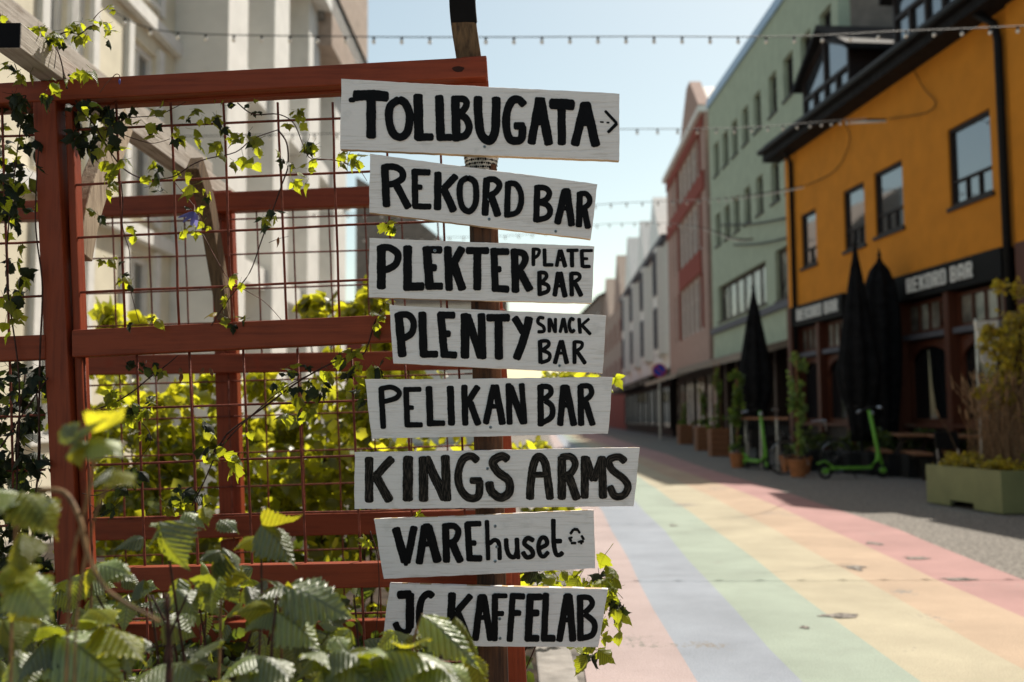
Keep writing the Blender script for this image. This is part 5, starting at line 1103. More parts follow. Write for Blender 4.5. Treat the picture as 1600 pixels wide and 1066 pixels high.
# leaf in front of the lowest sign: pale top half and yellow half
o = big(b2, (1650, 800), (1885, 985), 1.72, 1.66, (-.25, -.55, .8), 'g', 1, .62); big(b2, (1780, 810), (1925, 960), 1.74, 1.70, (.9, -.5, .25), 'y', 2, .8); big(b2, (1850, 960), (1900, 1120), 1.70, 1.68, (.6, -.7, .3), 'y', 0, 1)
cane(b2, [(438, 1110, 1.76), (440, 990, 1.75), (438, 950, 1.74), (444, 915, 1.73)], .0032)
cane(b2, [(420, 1110, 1.75), (425, 1000, 1.74), (432, 955, 1.72)], .003)
cane(b2, [(340, 1110, 1.80), (345, 950, 1.82), (344, 865, 1.80)], .003)
cane(b2, [(300, 1110, 1.75), (280, 980, 1.75), (262, 860, 1.72), (250, 815, 1.71)], .003, 'stem')
cane(b2, [(400, 1110, 1.7), (408, 950, 1.75), (408, 820, 1.76)], .0028, 'stem')
cane(b2, [(640, 1120, 1.80), (645, 1010, 1.76), (660, 960, 1.72)], .003)
cane(b2, [(140, 1110, 1.72), (142, 950, 1.70), (142, 888, 1.68)], .003)
b3 = thing('bramble', 'big overlapping bramble leaves along the bottom edge of the view', 'bramble')
for a, b, n, k in [((220, 880), (480, 1010), (.1, -.6, .8), 'g'), ((220, 880), (30, 980), (-.3, -.5, .8), 'g'), ((230, 890), (330, 1060), (.1, -.8, .5), 'g'), ((220, 880), (150, 830), (-.1, -.4, .9), 'g'), ((400, 840), (580, 920), (.3, -.2, .4), 'y'), ((400, 840), (330, 800), UPN, 'g'), ((60, 900), (-60, 960), UPN, 'g'), ((70, 940), (60, 1080), (0, -.8, .5), 'g'), ((10, 820), (20, 900), (-.2, -.8, .5), 'y'), ((350, 780), (440, 790), UPN, 'y'),
      ((670, 990), (510, 1020), (-.2, -.5, .8), 'g'), ((670, 990), (800, 1010), (.2, -.5, .8), 'g'), ((660, 1000), (640, 1100), (0, -.8, .5), 'g'), ((1000, 960), (860, 1020), (-.2, -.5, .8), 'g'), ((1000, 960), (1150, 1000), (.2, -.5, .8), 'g'), ((1000, 970), (960, 1090), (0, -.8, .5), 'g'), ((900, 1060), (830, 1100), UPN, 'y'),
      ((1280, 960), (1200, 900), (0, -.4, .9), 'g'), ((1280, 960), (1480, 1040), (.2, -.6, .7), 'g'), ((1290, 960), (1150, 1040), (-.2, -.6, .7), 'g'), ((1290, 950), (1420, 900), (0, -.3, .95), 'g'), ((1290, 970), (1300, 1100), (0, -.8, .5), 'g'),
      ((1500, 950), (1420, 880), (-.2, -.4, .9), 'g'), ((1500, 950), (1700, 900), (0, -.45, .9), 'g'), ((1510, 960), (1720, 1040), (.2, -.6, .8), 'g'), ((1500, 960), (1400, 1080), (-.2, -.7, .6), 'g'), ((1560, 930), (1680, 930), (0, -.2, -.6), 'y'), ((1520, 970), (1560, 1100), (.1, -.8, .5), 'g'), ((1700, 1000), (1850, 1060), (.2, -.5, .8), 'g'), ((1650, 960), (1800, 1010), (.1, -.4, .85), 'g'),
      ((500, 900), (460, 1010), (-.3, -.8, .2), 'g'), ((780, 940), (850, 900), UPN, 'g'), ((1000, 1030), (1040, 1100), (.1, -.8, .2), 'y')]: big(b3, a, b, 1.62, 1.56, n, k)
for q in [(90, 992), (268, 1030), (400, 1024), (514, 1024), (602, 1020), (160, 976), (680, 1040)]: cane(b3, [(q[0]-10, 1180, 1.68), (q[0]-4, 1080, 1.66), (q[0], q[1], 1.62)], .003)
for k in range(26):
    x = rv.uniform(-20, 740); y = rv.uniform(955 if x < 560 else 1000, 1085); p = P(x, y, rv.uniform(1.62, 1.95)); t = Vector((rv.uniform(-1, 1), rv.uniform(-.5, .3), rv.uniform(-.5, .35))); n = Vector((rv.uniform(-.1, .45), rv.uniform(-.8, -.3), rv.uniform(.5, 1)))
    o = bpy.data.objects.new('leaf', rv.choice(FL['g' if rv.random() < .8 else 'y'])); COL.objects.link(o); o.matrix_world = orient(p, t, n, rv.uniform(.045, .075)); o.parent = b3
# dim leaves filling the depth underneath
b4 = thing('bramble', 'shaded bramble thicket behind the bright leaves at the bottom left', 'bramble')
for k in range(230):
    x = rv.uniform(-60, 640); top = np.interp(x, [-60, 100, 200, 300, 420, 560, 640], [850, 880, 880, 850, 870, 960, 980]); y = rv.uniform(top, 1130)
    y += 12; d = rv.uniform(1.7, 2.4); p = P(x, y, d); t = Vector((rv.uniform(-1, 1), rv.uniform(-.6, .6), rv.uniform(-.8, .2))); n = Vector((rv.uniform(-.4, .4), rv.uniform(-.8, 0), rv.uniform(.2, 1)))
    o = bpy.data.objects.new('leaf', rv.choice(FL['g'])); COL.objects.link(o); o.matrix_world = orient(p, t, n, rv.uniform(.05, .085)); o.parent = b4
for k in range(16): x = rv.uniform(0, 600); y0 = rv.uniform(1.5, 2.2); cane(b4, [(x, 1150, y0), (x+rv.uniform(-20, 20), 1030, y0), (x+rv.uniform(-30, 30), 930, y0)], .003, 'stem')
# ================================================================ STREET THINGS
MT['bulb'] = mat('bulb_glass', (.78, .74, .68), .12, .05, 5, spec=.9)
MT['cord'] = mat('black_cord', (.015, .015, .016), .6, .1, 5)
MT['fabricblack'] = mat('black_parasol_cloth', (.010, .010, .011), .85, .3, 6, .2, 30, spec=.1)
MT['scooter'] = mat('lime_paint', (.16, .42, .05), .35, .08, 5)
MT['rubber'] = mat('rubber', (.015, .015, .015), .8, .1, 10)
MT['metal'] = mat('brushed_metal', (.42, .42, .43), .3, .1, 10, metal=.9)
MT['plant_box'] = mat('olive_green_paint', (.235, .245, .115), .45, .07, 4, .08, 30)
MT['terracotta'] = mat('terracotta', (.38, .15, .06), .8, .12, 10)
MT['planterwood'] = wood('brown_planter_boards', (.22, .095, .045), (.10, .045, .025), .6, 20, 'Z', .4)
MT['tablewood'] = wood('brown_table_boards', (.26, .12, .06), (.13, .06, .035), .6, 20, 'X', .4)
MT['bluesign'] = mat('blue_sign', (.02, .06, .42), .4, .05, 5); MT['redsign'] = mat('red_sign', (.5, .03, .03), .4, .05, 5)
MT['skin'] = mat('skin', (.45, .28, .2), .6, .05, 10); MT['denim'] = mat('dark_blue_clothes', (.03, .05, .12), .8, .2, 20); MT['shoe'] = mat('white_shoe', (.7, .7, .68), .6, .05, 9)
def string(pts, spacing, label, drop=.035, r=.006, br=.021, end=None):
    o = thing('string_lights', label, 'string lights', group='bulb strings hung across the street')
    c = crv(pts, 10); MB().tube(c, r, 5).build('cord', MT['cord'], o)
    # walk along the cord
    acc = spacing*.4; last = c[0]; bme = None
    for p in c[1:]:
        seg = (p-last).length
        while acc <= seg:
            q = last.lerp(p, acc/seg)
            if bme is None:
                m = MB().lathe((0, 0, 0), [(.004, -drop-br*2), (br*.7, -drop-br*1.7), (br, -drop-br), (br*.75, -drop-br*.3), (br*.5, -drop)], 10); s = m.build('bulb', MT['bulb'], None, smooth=True); bme = s.data; COL.objects.unlink(s); bpy.data.objects.remove(s)
                m = MB().lathe((0, 0, 0), [(br*.62, -drop-.004), (br*.62, 0), (br*.3, .006)], 8); s = m.build('socket', MT['cord'], None); sme = s.data; COL.objects.unlink(s); bpy.data.objects.remove(s)
            for nm, me in (('bulb', bme), ('socket', sme)):
                b = bpy.data.objects.new(nm, me); COL.objects.link(b); b.location = q; b.parent = o
            acc += spacing
        acc -= seg; last = p
    return o
string([P(180, 20, 10), P(268, 50, 10), P(540, 57, 10), P(760, 58, 10), P(1000, 57, 10), P(1230, 57, 10), P(1400, 49, 10), P(1590, 41, 10), P(1900, 22, 10), P(2260, -10, 10)], .289, 'nearest bulb string, crossing the whole top of the view over the sky')
MB_ = pw(1392, 186, .1)
string([P(190, 215, 12.5), P(560, 208, 13), P(760, 206, 13), P(960, 202, 13.2), P(1150, 200, 13.6), P(1290, 190, 14.5), P(1345, 186, 16), pw(1392, 186, .1)], .289, 'second bulb string, low over the sky and ending on the orange wall')
string([P(480, 335, 17), P(800, 330, 17.3), P(960, 318, 17.5), P(1100, 312, 18), P(1180, 303, 20), pw(1262, 290, .1)], .29, 'third bulb string, fainter, in front of the red and green facades')
string([P(560, 372, 20), P(800, 368, 20.5), P(950, 350, 21), P(1080, 352, 22), P(1150, 372, 26), PG.at(gs(1180), PG.hit(1180, 372)[1], .05)], .29, 'farthest bulb string just above the white oriel house')
for (a, b, lab) in [((1150, 383), (1236, 371), 'thin cable running flat along the green wall above the long window'), ((1130, 352), (1236, 340), 'second thin cable along the green wall, below the lower row of narrow windows')]:
    p = [PG.at(*PG.hit(x, y), .08) for x, y in (a, ((a[0]+b[0])/2, (a[1]+b[1])/2+4), b)]; cable('facade_cable', crv(p, 4), .03, lab, 'cable')
# ---- closed parasols
def parasol(label, px, ytip, d, ybot, wmax, round_top=False, grp='closed black parasols on the terrace'):
    t = P(px, ytip, d); z1 = t.z; x = t.x; zb = P(px, ybot, d).z
    o = thing('closed_parasol', label, 'parasol', (0, 0, 0), grp)
    h = z1-zb; W = wmax
    if round_top: prof = [(W*.62, 0), (W*.7, h*.12), (W*.9, h*.30), (W*1.0, h*.52), (W*.95, h*.72), (W*.80, h*.84), (W*.5, h*.93), (W*.16, h*.975), (.03, h)]
    else: prof = [(W*.45, 0), (W*.5, h*.06), (W*.62, h*.16), (W*.80, h*.22), (W*.96, h*.30), (W*1.0, h*.36), (W*.78, h*.52), (W*.55, h*.68), (W*.32, h*.84), (W*.14, h*.95), (.03, h)]
    MB().lathe((x, d, zb), prof, 56, .15, 7).build('canopy', MT['fabricblack'], o, smooth=True)
    MB().tube([(x, d, 0), (x, d, z1-.05)], .03, 8).build('pole', MT['rubber'], o)
    MB().box((x-.24, d-.24, .0), (x+.24, d+.24, .06)).build('base', MT['rubber'], o, bevel=.02)
    fz = MB(); fz.sphere((x, d, z1+.05), .05); fz.lathe((x, d, z1+.06), [(.03, 0), (.012, .12)], 8); fz.build('finial', MT['rubber'], o)
    MB().lathe((x, d, zb+h*(.17 if not round_top else .10)), [(W*.66, 0), (W*.68, .03), (W*.66, .06)], 24).build('strap', MT['rubber'], o)
    return o
parasol('closed black parasol with a pointed top, in the middle of the bar front', 1336, 385, 19.6, 690, .38)
parasol('closed dark parasol with a round top and finial, behind the middle one', 1374, 402, 20.6, 688, .36, True)
parasol('closed black parasol farther down the street in front of the green building', 1177, 452, 23, 672, .37)
# ---- olive planter box at the right
def planter_box():
    o = thing('planter_box', 'low olive green planter box with a slot at its foot, right foreground', 'planter')
    a = G(1449, 787); b = G(1567, 806); u = (b-a).normalized(); n = Vector((-u.y, u.x, 0)); n = n if n.x > 0 else -n; h = .50; L = (b-a).length; Wd = 2.2
    def w(s, t, z): return a+u*s+n*t+Vector((0, 0, z))
    mb = MB()
    # street face with a slot (three pieces), other walls
    def slab(s0, s1, t0, t1, z0, z1): c = [w(s0, t0, z0), w(s1, t0, z0), w(s1, t1, z0), w(s0, t1, z0)]; mb.hexa(c+[p+Vector((0, 0, z1-z0)) for p in c])
    s0, s1 = L*.33, L*.65
    mb.add([w(0, 0, .02), w(s0, 0, .02), w(s0, 0, .09), w(s1, 0, .09), w(s1, 0, .02), w(L, 0, .02), w(L, 0, h), w(0, 0, h)]+[w(0, .04, .02), w(s0, .04, .02), w(s0, .04, .09), w(s1, .04, .09), w(s1, .04, .02), w(L, .04, .02), w(L, .04, h), w(0, .04, h)],
           [tuple(range(8)), tuple(reversed(range(8, 16)))]+[(i, (i+1) % 8, (i+1) % 8+8, i+8) for i in range(8)])
    mb.build('street_side', MT['plant_box'], o)
    mb = MB(); slab(0, .04, .041, Wd, .02, h); mb.build('side', MT['plant_box'], o); mb = MB(); slab(L-.04, L, .041, Wd, .02, h); mb.build('side', MT['plant_box'], o)
    mb = MB(); slab(.041, L-.041, Wd-.04, Wd, .02, h); mb.build('side', MT['plant_box'], o)
    mb = MB(); slab(.045, L-.045, .045, Wd-.045, .12, h-.06); mb.build('soil', MT['soil'], o)
    mb = MB(); slab(.3, L-.3, .2, Wd-.2, .0, .12); mb.build('foot', MT['rubber'], o)
    mb = MB(); c = w(L+.012, .62, h-.1); mb.hexa([w(L+.002, .45, h-.28), w(L+.03, .45, h-.28), w(L+.03, .9, h-.28), w(L+.002, .9, h-.28), w(L+.002, .45, h-.06), w(L+.03, .45, h-.06), w(L+.03, .9, h-.06), w(L+.002, .9, h-.06)]); mb.build('plate', MT['rubber'], o)
    return w, L, Wd, h
w_, L_, Wd_, h_ = planter_box()
def plant(name, label, cat, blobs, n, size, m, seed, nstem=4, h=1.0, grp=None, r=.01):
    o = thing(name, label, cat, group=grp); foliage('foliage', blobs, n, size, MT[m], o, seed); rs = random.Random(seed)
    stems(o, [(blobs[0][0]+rs.uniform(-.1, .1), blobs[0][1]+rs.uniform(-.1, .1)) for k in range(nstem)], h, r, seed=seed); return o
c_ = w_(L_*.45, .6, h_); plant('low_plants', 'low yellow green bedding plants filling the olive planter box', 'plants', [(c_.x, c_.y, h_+.03, .45, .55, .09, 2), (w_(L_*.2, .35, 0).x, w_(L_*.2, .35, 0).y, h_+.08, .3, .3, .09, 1), (w_(L_*.75, .9, 0).x, w_(L_*.75, .9, 0).y, h_+.03, .3, .5, .08, 1)], 1500, .055, 'yellowleaf', 31, 3, .5)
plant('low_plants', 'darker trailing greenery at the back of the olive planter box', 'plants', [(w_(L_*.4, 1.5, 0).x, w_(L_*.4, 1.5, 0).y, h_+.08, .4, .5, .12, 1)], 700, .06, 'farplant', 33, 2, .5)
# dry grasses
def grass(label, x, y, z0, n, h, spread, seed):
    o = thing('dry_grass_tuft', label, 'grass'); rs = np.random.RandomState(seed); mb = MB()
    for k in range(n):
        a = rs.rand()*6.28; lean = abs(rs.normal(0, .28)); hh = h*rs.uniform(.6, 1.1); bx, by = x+rs.normal(0, spread), y+rs.normal(0, spread)
        p = [Vector((bx+math.cos(a)*lean*hh*t*t, by+math.sin(a)*lean*hh*t*t, z0+hh*t)) for t in (0, .35, .7, 1)]
        mb.tube(p, .0035, 3)
        mb.tube([p[3], p[3]+Vector((math.cos(a)*.03, math.sin(a)*.03, .10))], .013, 4, taper=lambda t: 1-.8*t)
    return mb.build('blades', MT['drygrass'], o, kind='stuff')
gp_ = P(1562, 690, 12.6); grass('tall dry brown grasses standing at the back of the olive planter', gp_.x, gp_.y, .45, 220, 1.05, .16, 5)
gp_ = P(1612, 690, 13.4); grass('second tuft of dry grasses at the right edge of the view', gp_.x, gp_.y, .3, 160, 1.15, .16, 6)
t1 = P(1586, 560, 12.8); o = thing('small_tree', 'small yellow green tree at the right edge above the planter', 'tree')
foliage('crown', [(t1.x, t1.y, t1.z, .42, .4, .55, 3), (P(1600, 500, 12.8).x, 12.8, P(1600, 500, 12.8).z, .35, .35, .4, 2), (P(1545, 520, 12.6).x, 12.6, P(1545, 520, 12.6).z, .22, .25, .15, .7), (P(1550, 620, 12.6).x, 12.6, P(1550, 620, 12.6).z, .25, .25, .18, .7)], 1900, .075, MT['yellowleaf'], o, 41)
MB().tube(crv([(t1.x+.15, t1.y, 0), (t1.x+.1, t1.y, .9), (t1.x, t1.y, 1.6), (t1.x+.1, t1.y, 2.3)], 4), .035, 8, taper=lambda t: 1-.6*t).build('trunk', MT['stem'], o)
for dx in (-.3, .3, .1): MB().tube(crv([(t1.x+.05, t1.y, 1.1), (t1.x+dx*.5, t1.y, 1.6), (t1.x+dx, t1.y, 2.1)], 4), .015, 6).build('limb', MT['stem'], o)
cu = P(1540, 535, 13.6); mb = MB()
pts = [P(1524, 502, 13.8), P(1560, 500, 13.8), P(1561, 560, 13.8), P(1552, 578, 13.8), P(1536, 566, 13.8)]
mb.add([Vector(p) for p in pts]+[p+Vector((0, .06, 0)) for p in pts], [tuple(range(5)), tuple(reversed(range(5, 10)))]+[(i, (i+1) % 5, (i+1) % 5+5, i+5) for i in range(5)])
cl = mb.build('hanging_cloth', MT['curtain']); tag(cl, 'white cloth hanging behind the small yellow green tree', 'cloth')
MB().tube([(cu.x, 13.86, 0), (cu.x, 13.86, P(1540, 498, 13.86).z)], .02, 6).build('pole', MT['metal'], cl)
# ---- terrace: brown planters with climbers
def woodplanter(label, px, ybase, w, h, plant_h, seed):
    g0 = G(px, ybase); o = thing('wooden_planter', label, 'planter', group='brown wooden planters along the terrace'); x, y = g0.x+w/2, g0.y+w/2
    for k in range(5):
        z0 = k*h/5+.01; MB().box((x-w/2, y-w/2, z0), (x+w/2, y-w/2+.03, z0+h/5-.012)).build('plank', MT['planterwood'], o); MB().box((x-w/2, y-w/2+.031, z0), (x-w/2+.03, y+w/2, z0+h/5-.012)).build('plank', MT['planterwood'], o)
    MB().box((x-w/2+.032, y-w/2+.032, .01), (x+w/2, y+w/2, h-.06)).build('liner', MT['rubber'], o)
    p = thing('climbing_plant', label.replace('brown planter', 'climber in the brown planter'), 'plant', group='climbers in the terrace planters')
    foliage('foliage', [(x, y, h+.12, w*.5, w*.5, .16, 1), (x, y, h+plant_h*.5, .10, .14, plant_h*.42, 1.3)], 420, .085, MT['farplant'], p, seed)
    for dx in (-.1, .1): MB().tube([(x+dx, y, h-.1), (x+dx*.6, y, h+plant_h)], .012, 5).build('stem', MT['planterwood'], p)
woodplanter('brown planter, farthest left of the terrace row', 1062, 695, .55, .80, 1.3, 51)
woodplanter('brown planter, second from the left in the terrace row', 1090, 705, .50, .80, 1.6, 52)
woodplanter('brown planter, third from the left beside the railing', 1112, 714, .50, .80, 1.9, 53)
def pottedclimber(label, px, yb, d_, h, seed, mt='farplant'):
    x = P(px, yb, d_).x; o = thing('potted_climber', label, 'plant')
    foliage('foliage', [(x, d_, h*.62, .16, .16, h*.30, 2), (x+.05, d_, h*.9, .2, .15, .22, 1), (x, d_, .55, .14, .14, .2, .5)], 620, .085, MT[mt], o, seed)
    MB().tube([(x, d_, .2), (x+.03, d_, h)], .018, 6).build('cane', MT['planterwood'], o); MB().lathe((x, d_, 0), [(.13, 0), (.18, .3), (.19, .32), (.16, .32)], 14).build('pot', MT['terracotta'], o)
MT['brightplant'] = leafmat('bright_climber_leaf', (.14, .24, .06), (.38, .5, .08), .4, .45, veins=False, var=.5)
pottedclimber('tall bright green climber on a cane, left of the bar entrance', 1243, 600, 18.6, 2.35, 61, 'brightplant')
pottedclimber('slim dark climber on a cane in front of the green building', 1150, 620, 22, 2.2, 62)
for px, yb, lab in [(1255, 741, 'terracotta pot beside the bicycle wheel'), (1232, 738, 'small terracotta pot under the tall bright climber')]:
    g0 = G(px, yb); o = thing('plant_pot', lab, 'pot'); MB().lathe((g0.x, g0.y, 0), [(.12, 0), (.17, .28), (.185, .28), (.185, .33), (.15, .33)], 16).build('pot', MT['terracotta'], o, smooth=False)
    foliage('foliage', [(g0.x, g0.y, .48, .16, .16, .14)], 140, .07, MT['farplant'], o, px)
# hedge row in front of the bar
hd = thing('terrace_hedge', 'dark low hedge along the front of the bar terrace', 'hedge')
foliage('foliage', [(G(1250+k*33, 735).x+.4, G(1250+k*33, 738+k*2.4).y+1.0, .62, .42, .35, .26) for k in range(8)], 2600, .09, MT['hedge2'], hd, 71)
for k in range(8): q = G(1250+k*33, 738+k*2.4); MB().box((q.x-.0, q.y+.75, .0), (q.x+.8, q.y+1.25, .42)).build('trough', MT['rubber'], hd)
# railing
rl = thing('terrace_railing', 'black metal railing with a pale top rail around the terrace', 'railing')
a = P(1143, 654, 22.5); b = P(1232, 655, 20); n = 22
MB().sweep([(a.x, a.y, a.z), (b.x, b.y, a.z)], .05, .04, side=(0, 0, 1)).build('top_rail', MT['planterwood'], rl)
MB().sweep([(a.x, a.y, .12), (b.x, b.y, .12)], .03, .03, side=(0, 0, 1)).build('bottom_rail', MT['rubber'], rl)
for i in range(n+1): x = a.x+(b.x-a.x)*i/n; y = a.y+(b.y-a.y)*i/n; MB().tube([(x, y, 0), (x, y, a.z)], .012 if i % 6 else .028, 5).build('baluster' if i % 6 else 'post', MT['rubber'] if i % 6 else MT['metal'], rl)
# ---- electric scooters
def scooter(label, base, ang, lean=.0, s=1.0):
    o = thing('electric_scooter', label, 'scooter', group='lime green electric scooters')
    M_ = Matrix.Translation(base) @ Matrix.Rotation(ang, 4, 'Z') @ Matrix.Rotation(lean, 4, 'X') @ Matrix.Scale(s, 4)
    T = lambda pts: [M_ @ Vector(p) for p in pts]
    def wheel(x):
        mb = MB(); mb.tube([M_ @ Vector((x+.105*math.cos(q), 0, .125+.105*math.sin(q))) for q in [i*math.pi/9 for i in range(18)]], .024, 6, closed=True); wh_ = mb.build('wheel', MT['rubber'], o, smooth=True)
        MB().tube(T([(x, -.03, .125), (x, .03, .125)]), .052, 12).build('rim', MT['scooter'], wh_)
    wheel(.52); wheel(-.50)
    MB().sweep(T([(-.42, 0, .17), (.30, 0, .17)]), .17, .05, side=M_.to_3x3() @ Vector((0, 1, 0))).build('deck', MT['scooter'], o, bevel=.01)
    MB().sweep(T([(-.62, 0, .25), (-.5, 0, .29), (-.38, 0, .2)]), .09, .02, side=M_.to_3x3() @ Vector((0, 1, 0))).build('fender', MT['scooter'], o)
    MB().tube(T([(.30, 0, .17), (.44, 0, .30), (.46, 0, .42)]), .035, 8).build('neck', MT['scooter'], o, smooth=True)
    MB().tube(T([(.52, 0, .20), (.46, 0, .46), (.38, 0, 1.10)]), .034, 8).build('stem', MT['scooter'], o, smooth=True)
    MB().tube(T([(.38, -.24, 1.12), (.37, 0, 1.14), (.38, .24, 1.12)]), .017, 6).build('handlebar', MT['rubber'], o, smooth=True)
    for sg in (-1, 1): MB().tube(T([(.38, sg*.25, 1.12), (.38, sg*.36, 1.10)]), .024, 6).build('grip', MT['metal'], o)
    MB().box((-.03, -.03, -.03), (.03, .03, .03)); mb = MB(); c = M_ @ Vector((.42, 0, 1.05)); mb.sphere(c, .045); mb.build('lamp', MT['metal'], o)
    MB().tube(T([(-.1, -.08, .15), (-.05, -.16, .0)]), .012, 5).build('kickstand', MT['rubber'], o)
g0 = G(1335, 748); scooter('lime green electric scooter seen from the side, leaning by the bar', Vector((g0.x, g0.y, 0)), R(12), R(-6), 1.12)
g0 = G(1187, 735); scooter('lime green electric scooter seen end on beside the railing', Vector((g0.x, g0.y+.3, 0)), R(-80), R(3), 1.12)
# ---- bicycle
def bicycle(label, base, ang):
    o = thing('bicycle', label, 'bicycle'); M_ = Matrix.Translation(base) @ Matrix.Rotation(ang, 4, 'Z') @ Matrix.Rotation(R(5), 4, 'X')
    T = lambda pts: [M_ @ Vector(p) for p in pts]
    for x in (-.52, .52):
        wl = MB().tube([M_ @ Vector((x+.33*math.cos(q), 0, .34+.33*math.sin(q))) for q in [i*math.pi/16 for i in range(32)]], .018, 6, closed=True).build('wheel', MT['rubber'], o, smooth=True)
        MB().tube([M_ @ Vector((x+.305*math.cos(q), 0, .34+.305*math.sin(q))) for q in [i*math.pi/16 for i in range(32)]], .008, 5, closed=True).build('rim', MT['metal'], wl)
        sp = MB(); [sp.tube(T([(x, .02*(-1)**i, .34), (x+.3*math.cos(i*math.pi/8), 0, .34+.3*math.sin(i*math.pi/8))]), .0015, 3) for i in range(16)]; sp.build('spokes', MT['metal'], wl, kind='stuff')
    fr = MB()
    for a, b in [((-.52, .34), (-.08, .30)), ((-.08, .30), (-.20, .80)), ((-.20, .76), (.34, .80)), ((-.08, .30), (.36, .70)), ((-.52, .34), (-.19, .74)), ((.34, .84), (.52, .34))]: fr.tube(T([(a[0], 0, a[1]), (b[0], 0, b[1])]), .017, 6)
    fr.build('frame', MT['rubber'], o, smooth=True)
    MB().tube(T([(.33, 0, .84), (.31, 0, 1.0), (.20, .0, 1.02)]), .013, 6).build('handlebar_stem', MT['metal'], o); MB().tube(T([(.15, -.28, 1.0), (.28, -.1, 1.04), (.28, .1, 1.04), (.15, .28, 1.0)]), .012, 6).build('handlebar', MT['metal'], o)
    mb = MB(); mb.add(T([(-.34, -.07, .86), (-.34, .07, .86), (-.08, .02, .87), (-.08, -.02, .87), (-.34, -.07, .91), (-.34, .07, .91), (-.08, .02, .90), (-.08, -.02, .90)]), [(0, 3, 2, 1), (4, 5, 6, 7), (0, 1, 5, 4), (1, 2, 6, 5), (2, 3, 7, 6), (3, 0, 4, 7)]); mb.build('saddle', MT['rubber'], o, bevel=.01)
    MB().tube(T([(-.08, -.10, .20), (-.08, -.06, .30), (-.08, .06, .30), (-.08, .10, .40)]), .01, 5).build('crank', MT['metal'], o)
g0 = G(1268, 742); bicycle('black bicycle parked beside the lime scooter in front of the hedge', Vector((g0.x, g0.y+.1, 0)), R(8))
# ---- picnic tables in the shade
def table(label, base, ang):
    o = thing('picnic_table', label, 'table', group='brown wooden tables in the shade of the bar'); M_ = Matrix.Translation(base) @ Matrix.Rotation(ang, 4, 'Z')
    def hb(name, a, b, m='tablewood'):
        x0, y0, z0 = a; x1, y1, z1 = b; c = [(x0, y0, z0), (x1, y0, z0), (x1, y1, z0), (x0, y1, z0), (x0, y0, z1), (x1, y0, z1), (x1, y1, z1), (x0, y1, z1)]
        MB().hexa([M_ @ Vector(p) for p in c]).build(name, MT[m], o, bevel=.005)
    for k in range(5): hb('top_board', (-.9, -.36+k*.145, .74), (.9, -.36+k*.145+.135, .78))
    for y in (-.75, .47):
        for k in range(2): hb('bench_board', (-.9, y+k*.145, .44), (.9, y+k*.145+.135, .48))
    for x in (-.7, .7):
        hb('cross_beam', (x-.03, -.78, .38), (x+.03, .78, .44), 'darkwood'); hb('top_beam', (x-.03, -.36, .68), (x+.03, .36, .74), 'darkwood')
        for sg in (-1, 1): MB().sweep([M_ @ Vector((x+.05, sg*.25, .70)), M_ @ Vector((x+.05, sg*.60, 0))], .05, .08, side=M_.to_3x3() @ Vector((1, 0, 0))).build('leg', MT['darkwood'], o)
for px, yb, an, lab in [(1405, 742, 75, 'brown picnic table nearest the lime scooter'), (1462, 748, 78, 'brown picnic table behind the olive planter box'), (1540, 752, 80, 'brown picnic table at the right edge in the shade')]:
    g0 = G(px, yb); table(lab, Vector((g0.x+.3, g0.y, 0)), R(an))
# dark chairs
def chair(label, base, ang):
    o = thing('terrace_chair', label, 'chair', group='dark terrace chairs'); M_ = Matrix.Translation(base) @ Matrix.Rotation(ang, 4, 'Z'); T = lambda p: [M_ @ Vector(q) for q in p]
    MB().hexa(T([(-.22, -.22, .44), (.22, -.22, .44), (.22, .22, .44), (-.22, .22, .44), (-.22, -.22, .47), (.22, -.22, .47), (.22, .22, .47), (-.22, .22, .47)])).build('seat', MT['rubber'], o)
    for x in (-.2, .2):
        for y in (-.2, .2): MB().tube(T([(x, y, .44), (x*1.1, y*1.1, 0)]), .012, 5).build('leg', MT['metal'], o)
    MB().hexa(T([(-.22, .20, .62), (.22, .20, .62), (.22, .225, .62), (-.22, .225, .62), (-.22, .24, .88), (.22, .24, .88), (.22, .265, .88), (-.22, .265, .88)])).build('backrest', MT['rubber'], o)
    for x in (-.2, .2): MB().tube(T([(x, .2, .44), (x, .25, .88)]), .012, 5).build('back_post', MT['metal'], o)
for px, yb, an, lab in [(1135, 716, 30, 'dark chair behind the third planter'), (1165, 720, -40, 'dark chair behind the railing, left one'), (1205, 722, 100, 'dark chair behind the railing, nearest the tall climber'), (1438, 768, 20, 'dark chair beside the picnic tables')]:
    g0 = G(px, yb); chair(lab, Vector((g0.x+.6, g0.y, 0)), R(an))
# ---- blue road sign
o = thing('road_sign', 'round blue no stopping sign on a grey post in front of the black shopfront', 'sign'); c = P(1030, 579, 48); MB().tube([(c.x, 48, 0), (c.x, 48, c.z+.3)], .04, 6).build('pole', MT['metal'], o)
def disc(c, r, y, n=24): return [c+Vector((r*math.cos(q), y, r*math.sin(q))) for q in [i*2*math.pi/n for i in range(n)]]
for nm, r_, y, m in (('red_rim', .34, -.06, 'redsign'), ('blue_disc', .27, -.075, 'bluesign')):
    mb = MB(); mb.add(disc(c, r_, y)+disc(c, r_, y+.02), [tuple(range(24)), tuple(reversed(range(24, 48)))]+[(i, (i+1) % 24, (i+1) % 24+24, i+24) for i in range(24)]); mb.build(nm, MT[m], o)
MB().sweep([c+Vector((-.2, -.085, .2)), c+Vector((.2, -.085, -.2))], .05, .01, side=(.7, 0, .7)).build('red_bar', MT['redsign'], o)
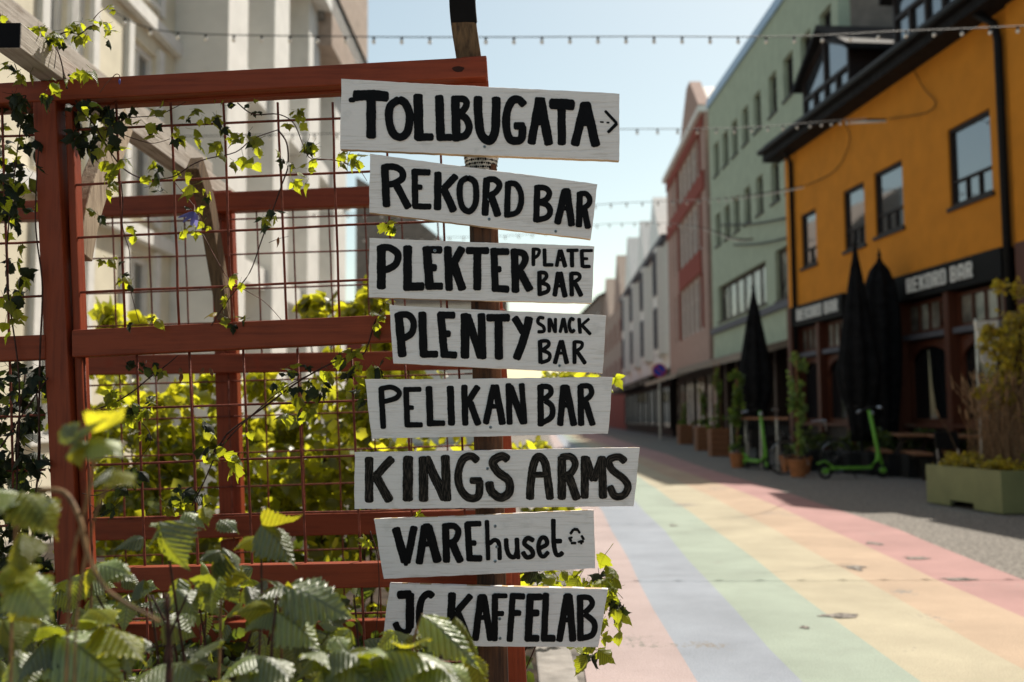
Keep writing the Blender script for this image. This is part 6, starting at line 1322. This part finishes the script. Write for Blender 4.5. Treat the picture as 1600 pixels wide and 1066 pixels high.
# ---- stone planter blocks far down
for px, yb, w__, lab in [(992, 667, 2.6, 'pale stone planter far down the shaded pavement'), (1062-42, 672, 1.2, 'dark planter beside the black shopfront')]:
    g0 = G(px, yb); o = thing('stone_planter', lab, 'planter'); MB().box((g0.x-w__/2, g0.y, 0), (g0.x+w__/2, g0.y+1, .85)).build('block', MT['stonewall'], o, bevel=.03)
    foliage('foliage', [(g0.x, g0.y+.5, 1.1, w__*.4, .3, .3)], 200, .16, MT['hedge2'], o, px)
# ---- a walker far down the street
pp = G(957, 664); o = thing('person', 'distant person in dark blue clothes and white shoes walking on the shaded side', 'person')
me = bpy.data.meshes.new('body'); x, y = pp.x, pp.y
J = [(0, 0, .95, .14), (0, 0, 1.15, .15), (0, 0, 1.38, .17), (0, 0, 1.50, .06), (0, 0, 1.66, .10), (.2, 0, 1.40, .065), (.26, .03, 1.12, .05), (.25, -.08, .88, .04), (-.2, 0, 1.40, .065), (-.26, -.03, 1.12, .05), (-.25, .08, .88, .04), (.09, -.05, .88, .09), (.10, -.14, .50, .065), (.10, -.10, .09, .045), (.10, -.26, .04, .04), (-.09, .05, .88, .09), (-.10, .10, .50, .065), (-.10, .26, .10, .045), (-.10, .12, .04, .04)]
E = [(0, 1), (1, 2), (2, 3), (3, 4), (2, 5), (5, 6), (6, 7), (2, 8), (8, 9), (9, 10), (0, 11), (11, 12), (12, 13), (13, 14), (0, 15), (15, 16), (16, 17), (17, 18)]
me.from_pydata([(x+a, y+b, c_) for a, b, c_, r_ in J], E, []); bo = bpy.data.objects.new('body', me); COL.objects.link(bo); bo.parent = o; me.materials.append(MT['denim'])
md = bo.modifiers.new('skin', 'SKIN'); md.use_smooth_shade = True
for v, j in zip(me.skin_vertices[0].data, J): v.radius = (j[3], j[3])
me.skin_vertices[0].data[0].use_root = True
bo.modifiers.new('sub', 'SUBSURF').levels = 1
MB().sphere((x, y-.01, 1.66), .105, 12, 8, 1.2).build('head', MT['skin'], o, smooth=True); MB().sphere((x, y+.015, 1.70), .112, 12, 8, 1.0).build('hair', MT['stem'], o, smooth=True)
for dx, dy in ((.10, -.2), (-.10, .18)): MB().sphere((x+dx, y+dy, .05), .055, 8, 6, .9).build('shoe', MT['shoe'], o, smooth=True)
